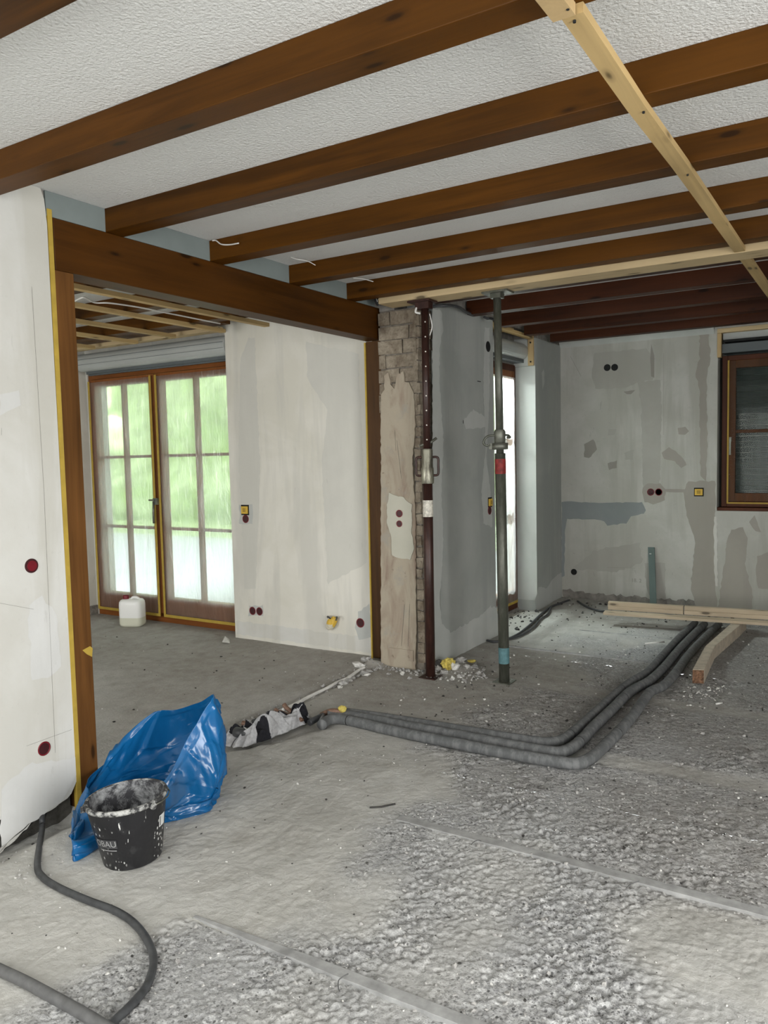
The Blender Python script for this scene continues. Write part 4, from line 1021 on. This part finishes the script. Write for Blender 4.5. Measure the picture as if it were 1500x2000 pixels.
for lb, l in (('small white stick on the bright floor left of the insulated pipes', [(1260, 1257), (1297, 1254)]), ('white splinter on the floor right of the timber offcut', [(1399, 1375), (1410, 1372)]), ('dark twig on the smooth floor in the middle foreground', [(722, 1579), (745, 1577), (772, 1571)])):
    pz = fpath(l, .004); tag(obj('stick', tubebm(pz, .006 if 'white' in lb else .0035, seg=6, wob=.5), M['whitewire'] if 'white' in lb else M['stoned']), lb, 'stick')

# screed strips set into the floor
def strip(lb, y, x0, x1, w, h, wedge=False, m='screed'):
    bm = B(); n = int((x1-x0)/.03); prev = None; rn = random.Random(int(y*100))
    for i in range(n+1):
        x = x0+(x1-x0)*i/n; t = min(1, (x-x0)/.9) if wedge else 1
        z = h*(.35+.65*t)+.0; ww = w*(.3+.7*min(1, (x-x0)/.5)) if wedge else w; j = rn.uniform(-.0015, .0015)
        ring = [bm.verts.new(p) for p in ((x, y+j-ww/2, -.03), (x, y+j-ww/2, z), (x, y+ww/2, z+.001), (x, y+ww/2, -.03))]
        if prev:
            for k in range(3): bm.faces.new((prev[k], prev[k+1], ring[k+1], ring[k]))
        else: bm.faces.new(ring)
        prev = ring
    bm.faces.new(prev[::-1]); return tag(obj('screed_strip', bm, M[m], bevel=.0015), lb, 'floor strip', 'strips set into the floor')
strip('raised screed strip in the foreground starting right of the black cable', 1.76, -1.86, .9, .040, .016, True)
strip('flush screed strip crossing the middle foreground gravel', 2.69, -1.63, .9, .045, .008)
strip('thin strip along the near edge of the bright floor slab', 5.60, -2.36, -1.15, .018, .006)
strip('thin strip across the bright floor beside the side door', 6.38, -2.05, -1.2, .014, .005)
for lb, l in (('bent tie wire looped over the foreground screed strip', [(680, 1902), (668, 1909), (661, 1916), (661, 1930), (664, 1937)]), ('tie wire loops on the flush screed strip', [(920, 1650), (926, 1644), (934, 1641), (940, 1643)]), ('bent tie wire at the right of the flush screed strip', [(1223, 1736), (1232, 1727), (1248, 1721)])):
    wire('tie_wire', lb, [fl(x, y, .022) for x, y in l], .0018, M['conduit'])

# ================================================================ CANISTER
def canister():
    b = fl(272, 1219); x, y = b.x, 4.80; g = H(x, y)
    r_ = thing('canister', 'translucent white plastic canister with red cap, part filled, before the garden door', 'canister', (x, y, g))
    w, d, h = .108, .075, .255
    def rr(z, w, d, rad, mat=0): 
        pts = []
        for cx, cy, a0 in ((w-rad, d-rad, 0), (-w+rad, d-rad, 90), (-w+rad, -d+rad, 180), (w-rad, -d+rad, 270)):
            for k in range(6):
                a_ = R(a0+k*18); pts.append(Vector((cx+rad*math.cos(a_), cy+rad*math.sin(a_), z)))
        return pts
    Rz = Matrix.Rotation(R(24), 3, 'Z')
    bm = B(); rings = []
    for z, s_ in ((0, .80), (.012, .94), (.03, 1), (.20, 1), (.225, .97), (.243, .86), (.25, .6)):
        rings.append([bm.verts.new(Rz @ p+Vector((x, y, g+z))) for p in rr(0, w*s_, d*s_, .042*s_)])
        n = len(rings[-1])
    for p in rings: 
        for v in p: pass
    for i in range(len(rings)-1):
        for k in range(n):
            f = bm.faces.new((rings[i][k], rings[i][(k+1) % n], rings[i+1][(k+1) % n], rings[i+1][k])); f.smooth = True
    bm.faces.new(rings[0][::-1]); bm.faces.new(rings[-1])
    t = NT('canister_plastic'); sep = t.n.new('ShaderNodeSeparateXYZ'); t.l.new(t.co, sep.inputs[0])
    t.col(t.mix(t.ramp(t.math('ADD', sep.outputs[2], .3-g), .383, .386, (1, 1, 1), (0, 0, 0)), (.86, .86, .84), (.66, .66, .54))).p(.35, 0, .5)
    t.b.inputs['Subsurface Weight'].default_value = .0
    obj('body', bm, t.m, r_, smooth=True)
    sx = Rz @ Vector((1, 0, 0))
    bm = B(); c = Vector((x, y, g))-sx*.055; lathe(bm, [(.0, .285), (.026, .284), (.028, .278), (.028, .248)], c, 20); obj('cap', bm, M['red'], r_)
    bm = B(); cc = Vector((x, y, g)); tube(bm, smooth_path([cc-sx*.01+Vector((0, 0, .235)), cc+sx*.01+Vector((0, 0, .262)), cc+sx*.05+Vector((0, 0, .262)), cc+sx*.085+Vector((0, 0, .232))]), .012, 10); obj('handle', bm, t.m, r_, smooth=True)
    reorigin(r_)
canister()

# ================================================================ BUCKET
def bucket():
    c = Vector((-2.352, 1.930, 0)); g = H(c.x, c.y)-.002; c.z = g
    r_ = thing('bucket', 'black mortar bucket splashed with white plaster, in front of the blue bag', 'bucket', c)
    Tl = Matrix.Rotation(R(4), 3, Vector((fw.x, fw.y, 0)).normalized()*-1)
    t = NT('plaster_splashed_black'); 
    n = t.voro(1, t.mp((75, 75, 42))); n2 = t.noise(7, 3); n4 = t.noise(1, 3, .6, t.mp((70, 70, 9)))
    m = t.mix(t.ramp(n2, .48, .56), t.ramp(n4, .69, .71), t.ramp(n, .22, .27, (1, 1, 1), (0, 0, 0)))
    t.col(t.mix(m, t.mix(t.ramp(t.noise(16, 4), .55, .75), (.012, .012, .014), (.035, .035, .037)), (.6, .6, .58))).p(.38, 0, .5).bump(n, .2, .003)
    rb, rt_, h = .108, .148, .245
    bm = B(); lathe(bm, [(0, .004), (rb-.006, .003), (rb, .008), (rb+(rt_-rb)*.8, h*.8), (rt_-.004, h*.93)], c, 48, M=Tl)
    obj('outer_wall', bm, t.m, r_, smooth=True)
    t2 = NT('plaster_smeared_inside'); a_ = t2.ramp(t2.noise(16, 6, .75, None, .3), .44, .66)
    t2.col(t2.mix(a_, (.03, .03, .035), (.42, .43, .44))).p(.6, 0, .4).bump(t2.noise(40, 4), .4, .005)
    bm = B(); lathe(bm, [(rt_-.009, h), (rb-.002, .04), (rb-.012, .014), (0, .012)], c, 48, M=Tl); obj('inner_wall', bm, t2.m, r_, smooth=True)
    t3 = NT('plaster_caked_rim'); t3.col(t3.mix(t3.ramp(t3.noise(22, 6, .7), .46, .60), (.03, .03, .032), (.48, .48, .46))).p(.7).bump(t3.noise(60, 4), .6, .006)
    bm = B(); lathe(bm, [(rt_-.009, h-.006), (rt_-.009, h+.001), (rt_-.005, h+.003), (rt_+.003, h+.001), (rt_+.005, h-.008), (rt_+.001, h-.016), (rt_-.006, h-.018)], c, 48, M=Tl); obj('rim', bm, t3.m, r_, smooth=True)
    def on(a_, z, off=.002): 
        rr = rb+(rt_-rb)*z/h+off; return Tl @ Vector((rr*math.cos(a_), rr*math.sin(a_), z))+c
    va = math.atan2(-c.y, -c.x)     # azimuth facing the camera
    # grey printed label wrapped on the wall
    def wrap(u0, u1, z0, z1, off, m, nm, par):
        bm = B(); n = 10; lo = []; hi = []
        for i in range(n+1):
            a_ = va+(u0+(u1-u0)*i/n); lo.append(bm.verts.new(on(a_, z0, off))); hi.append(bm.verts.new(on(a_, z1, off)))
        for i in range(n): bm.faces.new((lo[i], lo[i+1], hi[i+1], hi[i]))
        return obj(nm, bm, m, par)
    lab = wrap(-1.15, -.38, .100, .134, .0012, simple('grey_print', (.055, .055, .058), .5, 0, .1, 30, 0), 'printed_label', r_)
    wrap(-1.0, -.42, .090, .093, .0014, simple('light_print', (.34, .34, .34), .5, 0, .1, 30, 0), 'printed_line', r_)
    tm = text_mesh('OBAU', .034)
    for v in tm.vertices:
        a_ = va-.76+v.co.x/(.128); p = on(a_, .117+v.co.y, .0022); v.co = p
    obj('label_lettering', tm, simple('label_text', (.32, .32, .32), .5, 0, .05, 30, 0), lab)
    st = wrap(.92, 1.22, .128, .172, .0015, simple('white_sticker', (.66, .67, .66), .5, 0, .1, 40, 0), 'sticker', r_)
    wrap(.95, 1.0, .132, .168, .002, M['conduit'], 'sticker_print', st)
    for s_ in (-1.45, .62): 
        p = on(va+s_, h-.012, .008); d = (p-c); d.z = 0; d.normalize(); bm = B(); tube(bm, [p-d*.006, p+d*.010], .012, 12); obj('handle_eye', bm, t3.m, r_)
    hp_ = []
    for k in range(15):
        a_ = va-1.45-k/14*(2*math.pi-2.07); q = on(a_, h-.012, .012); hp_.append(q-Vector((0, 0, .010*math.sin(math.pi*k/14))))
    obj('wire_handle', tubebm(hp_, .0028, seg=6), M['steelgal'], r_); reorigin(r_)
bucket()

# ================================================================ BLUE BAG
def bag():
    def py(x, y, v): return at(x, y, 1, v)
    top = [py(417, 1357, 2.50), py(392, 1400, 2.42), py(362, 1450, 2.36), py(330, 1512, 2.27), py(262, 1575, 2.12), py(195, 1560, 2.06), py(168, 1528, 2.08), py(205, 1490, 2.28), py(243, 1438, 2.40), py(300, 1392, 2.52), py(345, 1386, 2.60), py(392, 1370, 2.58)]
    mid = [py(434, 1430, 2.56), py(432, 1490, 2.47), py(412, 1540, 2.38), py(350, 1565, 2.24), py(285, 1610, 2.12), py(205, 1630, 1.99), py(151, 1610, 1.90), py(158, 1560, 2.05), Vector((-2.90, 2.26, .10)), Vector((-2.92, 2.42, .10)), Vector((-2.85, 2.58, .14)), Vector((-2.66, 2.64, .2))]
    low = [Vector(p) for p in ((-2.49, 2.54, .05), (-2.40, 2.42, .05), (-2.365, 2.34, .05), (-2.44, 2.20, .05), (-2.50, 2.10, .05), (-2.53, 1.99, .05), (-2.535, 1.80, .07), (-2.66, 1.93, .07), (-2.82, 2.16, .05), (-2.87, 2.36, .05), (-2.80, 2.52, .05), (-2.64, 2.58, .05))]
    bot = [Vector((p.x, p.y, 0))*1 for p in low]; bot = [Vector((p.x+(-2.6-p.x)*.03, p.y+(2.25-p.y)*.03, .002)) for p in bot]; bot[6] = fl(145, 1683, .004)
    rows = [bot, low, mid, top]
    NU, NV = 180, 90
    def cr(P, t, closed):
        n = len(P)
        if closed: i = int(math.floor(t)) % n; f = t-math.floor(t); a_, b_, c_, d_ = P[(i-1) % n], P[i], P[(i+1) % n], P[(i+2) % n]
        else:
            i = min(int(t), n-2); f = t-i; a_, b_, c_, d_ = P[max(i-1, 0)], P[i], P[i+1], P[min(i+2, n-1)]
        return .5*((2*b_)+(c_-a_)*f+(2*a_-5*b_+4*c_-d_)*f*f+(-a_+3*b_-3*c_+d_)*f**3)
    pos = [[None]*NU for _ in range(NV+1)]
    for i in range(NU):
        cols = [cr(r__, i/NU*12, True) for r__ in rows]
        for j in range(NV+1): pos[j][i] = cr(cols, j/NV*3, False)
    bm = B(); vs = []
    cen = Vector((-2.6, 2.25, .15))
    # planar-facet crumple: nearest crease cells, each tilting its own way
    rn = random.Random(12); cells = [(rn.uniform(0, 12), rn.uniform(0, 3), rn.uniform(-1, 1), rn.uniform(-1, 1), rn.uniform(-1, 1)) for _ in range(110)]
    for j in range(NV+1):
        r__ = []
        for i in range(NU):
            p = pos[j][i]; u = i/NU*12; v = j/NV*3
            a_ = pos[j][(i+1) % NU]-pos[j][i-1]; b_ = pos[min(j+1, NV)][i]-pos[max(j-1, 0)][i]; n = a_.cross(b_)
            n = n.normalized() if n.length > 1e-9 else Vector((0, 0, 1))
            best = sorted((min(abs(u-c_[0]), 12-abs(u-c_[0]))**2*.55+(v-c_[1])**2*1.2, k) for k, c_ in enumerate(cells))[:2]
            c_ = cells[best[0][1]]; du = ((u-c_[0]+6) % 12)-6; dv = v-c_[1]
            fac = (c_[2]*du*.030+c_[3]*dv*.030+c_[4]*.008)
            edge = 1/(1+best[0][0]*3)
            fold = abs(mn.noise(Vector((u*1.1, v*.5, 2))))*.034+abs(mn.noise(Vector((u*2.6+v, v*1.2, 7))))*.008
            w = min(1, j/10)*(1 if j < NV-6 else .5)
            q = p+n*((fac*.8+fold-.012)*w)
            if q.z < .003: q.z = .003
            q.x = max(q.x, XH+.006) if q.y < 2.3 else q.x
            r__.append(bm.verts.new(q))
        vs.append(r__)
    for j in range(NV):
        for i in range(NU):
            f = bm.faces.new((vs[j][i], vs[j][(i+1) % NU], vs[j+1][(i+1) % NU], vs[j+1][i])); f.smooth = True
    bm.faces.new(vs[0][::-1])
    t = NT('blue_plastic_film'); 
    v1 = t.voro(5.5, t.mp((1, 1, .7)), 'DISTANCE_TO_EDGE'); w_ = t.noise(14, 4, .6, None, 1.5)
    t.col(t.mix(t.ramp(t.noise(3, 3), .4, .6), (.0035, .095, .265), (.006, .125, .34))).p(.24, 0, .6)
    t.bump(t.math('ADD', t.math('MINIMUM', v1, .12), t.math('MULTIPLY', w_, .10)), .30, .04)
    tl = t.n.new('ShaderNodeBsdfTranslucent'); tl.inputs[0].default_value = (.01, .16, .42, 1)
    ms = t.n.new('ShaderNodeMixShader'); ms.inputs[0].default_value = .03; t.l.new(t.b.outputs[0], ms.inputs[1]); t.l.new(tl.outputs[0], ms.inputs[2]); t.l.new(ms.outputs[0], t.out.inputs['Surface'])
    o = tag(obj('plastic_bag', bm, t.m), 'big open crumpled blue plastic bag standing behind the bucket', 'bag')
    o.modifiers.new('s', 'SOLIDIFY').thickness = .0008
bag()

# ================================================================ RAG AND OLD PIPES IN THE PIT
def rag():
    a_ = fl(466, 1462, .0); b_ = fl(612, 1404, .0); d = (b_-a_); L = d.length; d.normalize(); n = Vector((-d.y, d.x, 0))
    nx, ny = 150, 60; bm = B(); g = []
    for j in range(ny+1):
        r__ = []
        for i in range(nx+1):
            u = i/nx; v = j/ny; w = .19*(1-.55*u)
            f1 = .5+mn.noise(Vector((u*5, v*2.2, 3))); f2 = abs(mn.noise(Vector((u*8+v*3, v*4, 9))))*2
            e = min(1, min(u, 1-u, v, 1-v)*7)
            h = (.085*f1+.045*f2+.012)*e+.014
            x = u*L+.04*mn.noise(Vector((u*6, v*5, 20))); y = (v-.15)*w+.05*mn.noise(Vector((u*6, v*4, 31)))
            p = a_+d*x+n*y; p.z = H(p.x, p.y)*.6+h; r__.append(bm.verts.new(p))
        g.append(r__)
    for j in range(ny):
        for i in range(nx):
            f = bm.faces.new((g[j][i], g[j][i+1], g[j+1][i+1], g[j+1][i])); f.smooth = True
            u = i/nx*6+.6*mn.noise(Vector((i*.05, j*.07, 1))); v = j/ny*3+.5*mn.noise(Vector((j*.05, i*.04, 5)))
            f.material_index = 1 if (int(u+v*.3) % 2 == 1 and (int(v) != 0 or int(u) % 4 == 1)) else 0
    o = tag(obj('cloth_rag', bm, [simple('grey_knit', (.40, .40, .41), .95, 0, .25, 60, .4), simple('black_knit', (.012, .012, .016), .95, 0, .3, 60, .4)]), 'crumpled grey and black checked rag on the pit edge beside the pipe ends', 'rag')
    o.modifiers.new('s', 'SOLIDIFY').thickness = .003
rag()
for lb, pts, r__ in (('long bare pipe stub leaning up, with its cap at the top left', [(555, 1376, .085), (560, 1383, .07), (575, 1395, .04), (590, 1408, .015)], .013), ('bare pipe stub leaning beside the longer one', [(538, 1386, .06), (548, 1395, .045), (562, 1407, .02)], .012), ('reddish pipe piece between blue bag and rag', [(434, 1427, .01), (446, 1436, .015), (460, 1443, .01)], .010), ('short pipe end behind the middle of the rag', [(548, 1390, .02), (570, 1398, .02), (585, 1400, .02)], .010), ('rusty elbow stub left behind the rag', [(474, 1412, .05), (484, 1415, .045), (494, 1418, .03)], .014)):
    P_ = [fl(x, y, z) for x, y, z in pts]; tag(obj('pipe_stub', tubebm(smooth_path(P_), r__, seg=12), M['copper'], smooth=False), lb, 'pipe')
for lb, pts, r__ in (('thick dark foam-wrapped stub at the left behind the rag', [(462, 1430, .05), (478, 1432, .055), (500, 1426, .03)], .028), ('dark foam-wrapped stub behind the middle of the rag', [(496, 1413, .05), (508, 1409, .05), (522, 1406, .03)], .024), ('dark stub end beside the bare pipe stubs', [(522, 1394, .055), (532, 1399, .045), (545, 1406, .02)], .018), ('dark pipe ends between rag and insulated pipes', [(604, 1412, .02), (618, 1404, .03), (632, 1398, .035)], .018)):
    P_ = [fl(x, y, z) for x, y, z in pts]; r_ = thing('insulated_stub', lb, 'insulated pipe', (P_[0].x, P_[0].y, 0))
    obj('foam_sleeve', tubebm(smooth_path(P_), r__, seg=14), M['cable'], r_, smooth=False)
    if 'thick' in lb: d = (P_[2]-P_[0]).normalized(); obj('white_ring', tubebm([P_[1]-d*.004, P_[1]+d*.004], r__*1.06, seg=14), M['whitewire'], r_)
    reorigin(r_)
c = fl(629, 1412, .03); tag(obj('pipe_clamp', tubebm([fl(632, 1396, .055), fl(626, 1405, .05), fl(624, 1414, .02)], .007, seg=8), M['conduit']), 'grey loop clamped around the left end of the insulated pipes', 'clamp')

# ================================================================ PAPER SCRAP, RUBBLE
bm = B(); q = [fl(434, 1257), fl(440, 1250), fl(448, 1252), fl(449, 1259)]
q = [Vector((p.x, p.y, .012+.02*(i == 1))) for i, p in enumerate(q)]; slab(bm, q, 2, .002)
tag(obj('paper_scrap', bm, M['stonew']), 'small white scrap of paper on the annex floor near the white wall', 'paper')
def stone(bm, c, r, rn, mi=0, sub=1):
    q = bmesh.ops.create_icosphere(bm, subdivisions=sub, radius=r)
    s_ = Vector((rn.uniform(.7, 1.3), rn.uniform(.7, 1.3), rn.uniform(.5, .9))); o_ = Vector((rn.random()*9, rn.random()*9, 0))
    rz = Matrix.Rotation(rn.uniform(0, 6.28), 3, 'Z') @ Matrix.Rotation(rn.uniform(-.5, .5), 3, 'X')
    fs = set()
    for v in q['verts']:
        v.co = rz @ Vector((v.co.x*s_.x, v.co.y*s_.y, v.co.z*s_.z))*(1+.95*mn.noise(v.co/r*1.3+o_))+Vector(c)
        for f in v.link_faces: fs.add(f)
    for f in fs: f.material_index = mi
rn = random.Random(77)
spots = [(700, 1303, .034), (714, 1296, .03), (708, 1312, .028), (722, 1310, .026), (718, 1320, .02), (726, 1288, .022), (853, 1313, .03), (868, 1318, .024), (889, 1312, .03), (900, 1300, .026), (912, 1310, .024), (928, 1308, .022), (884, 1328, .018), (935, 1318, .018), (905, 1322, .014), (760, 1318, .014), (786, 1318, .018), (800, 1326, .012), (672, 1336, .024), (680, 1330, .020), (664, 1345, .016), (690, 1322, .018)]
for k, (x, y, r__) in enumerate(spots):
    p = fl(x, y); z = H(p.x, p.y); bm = B(); stone(bm, (p.x, p.y, z+r__*.45), r__, rn, 0, 2)
    side = 'at the foot of the far post' if x < 730 else ('at the foot of the brick pillar' if x < 830 else 'below the grey wall between the props')
    if 660 <= x <= 692: side = 'beside the white edge wire'
    tag(obj('rubble_stone', bm, M['stone'] if k % 4 else M['stonew']), 'broken grey mortar lump '+side, 'rubble', 'mortar lumps '+side)
# loose crumbs: uncountable
bm = B(); rn = random.Random(5)
cnt = 0
def crumbs(n, xr, yr, rr, mi, need=None):
    for _ in range(n):
        x = rn.uniform(*xr); y = rn.uniform(*yr)
        if need and rn.random() > need(x, y): continue
        r__ = rr[0]+(rr[1]-rr[0])*rn.random()**3
        if (-3.1 < x < -2.93 and y < 2.3) or (x < -2.59 and 4.68 < y < 5.9) or (x < -2.66 and y > 6.98): continue
        stone(bm, (x, y, H(x, y)+r__*.35), r__, rn, mi, 1)
RM = lambda x, y: float(rough_mask(np.array([x]), np.array([y]))[0])
crumbs(1500, (-2.0, .3), (1.4, 3.6), (.003, .008), 0, RM)
crumbs(650, (-2.0, .3), (1.4, 3.8), (.0015, .0048), 1, RM)
crumbs(500, (-2.0, .3), (1.4, 3.8), (.002, .006), 2, RM)
crumbs(420, (-2.5, -.2), (3.6, 7.4), (.004, .011), 0, lambda x, y: .2+.8*RM(x, y))
crumbs(300, (-2.5, -.2), (3.6, 7.4), (.004, .010), 2)
crumbs(170, (-2.6, -.2), (3.6, 7.4), (.003, .009), 1)
crumbs(130, (-2.9, -1.5), (1.3, 4.6), (.002, .006), 1)
crumbs(110, (-2.9, -1.5), (1.3, 4.6), (.002, .006), 2)
crumbs(60, (-5.6, -3.0), (2.6, 4.8), (.003, .009), 2)
crumbs(30, (-5.6, -3.0), (2.6, 4.8), (.003, .007), 1)
crumbs(160, (-3.05, -2.92), (3.3, 4.7), (.006, .016), 0)
crumbs(150, (-2.6, -2.15), (4.55, 4.95), (.005, .015), 0)
crumbs(40, (-2.6, -2.15), (4.55, 4.95), (.004, .012), 1)
crumbs(90, (-2.95, -2.6), (4.58, 4.69), (.005, .014), 0)
crumbs(90, (-2.62, -1.0), (7.3, 7.65), (.006, .018), 0)
crumbs(70, (-2.62, -1.0), (7.1, 7.65), (.006, .016), 2)
crumbs(60, (-2.85, -2.5), (5.95, 6.95), (.006, .018), 2)
crumbs(60, (-.95, -.75), (4.9, 5.3), (.004, .010), 1)
crumbs(60, (-2.9, -2.5), (1.4, 1.8), (.004, .012), 0)
tag(obj('rubble_crumbs', bm, [M['stone'], M['stonew'], M['stoned']]), 'loose crumbs and gravel scattered over the bare floor', 'rubble', kind='stuff')
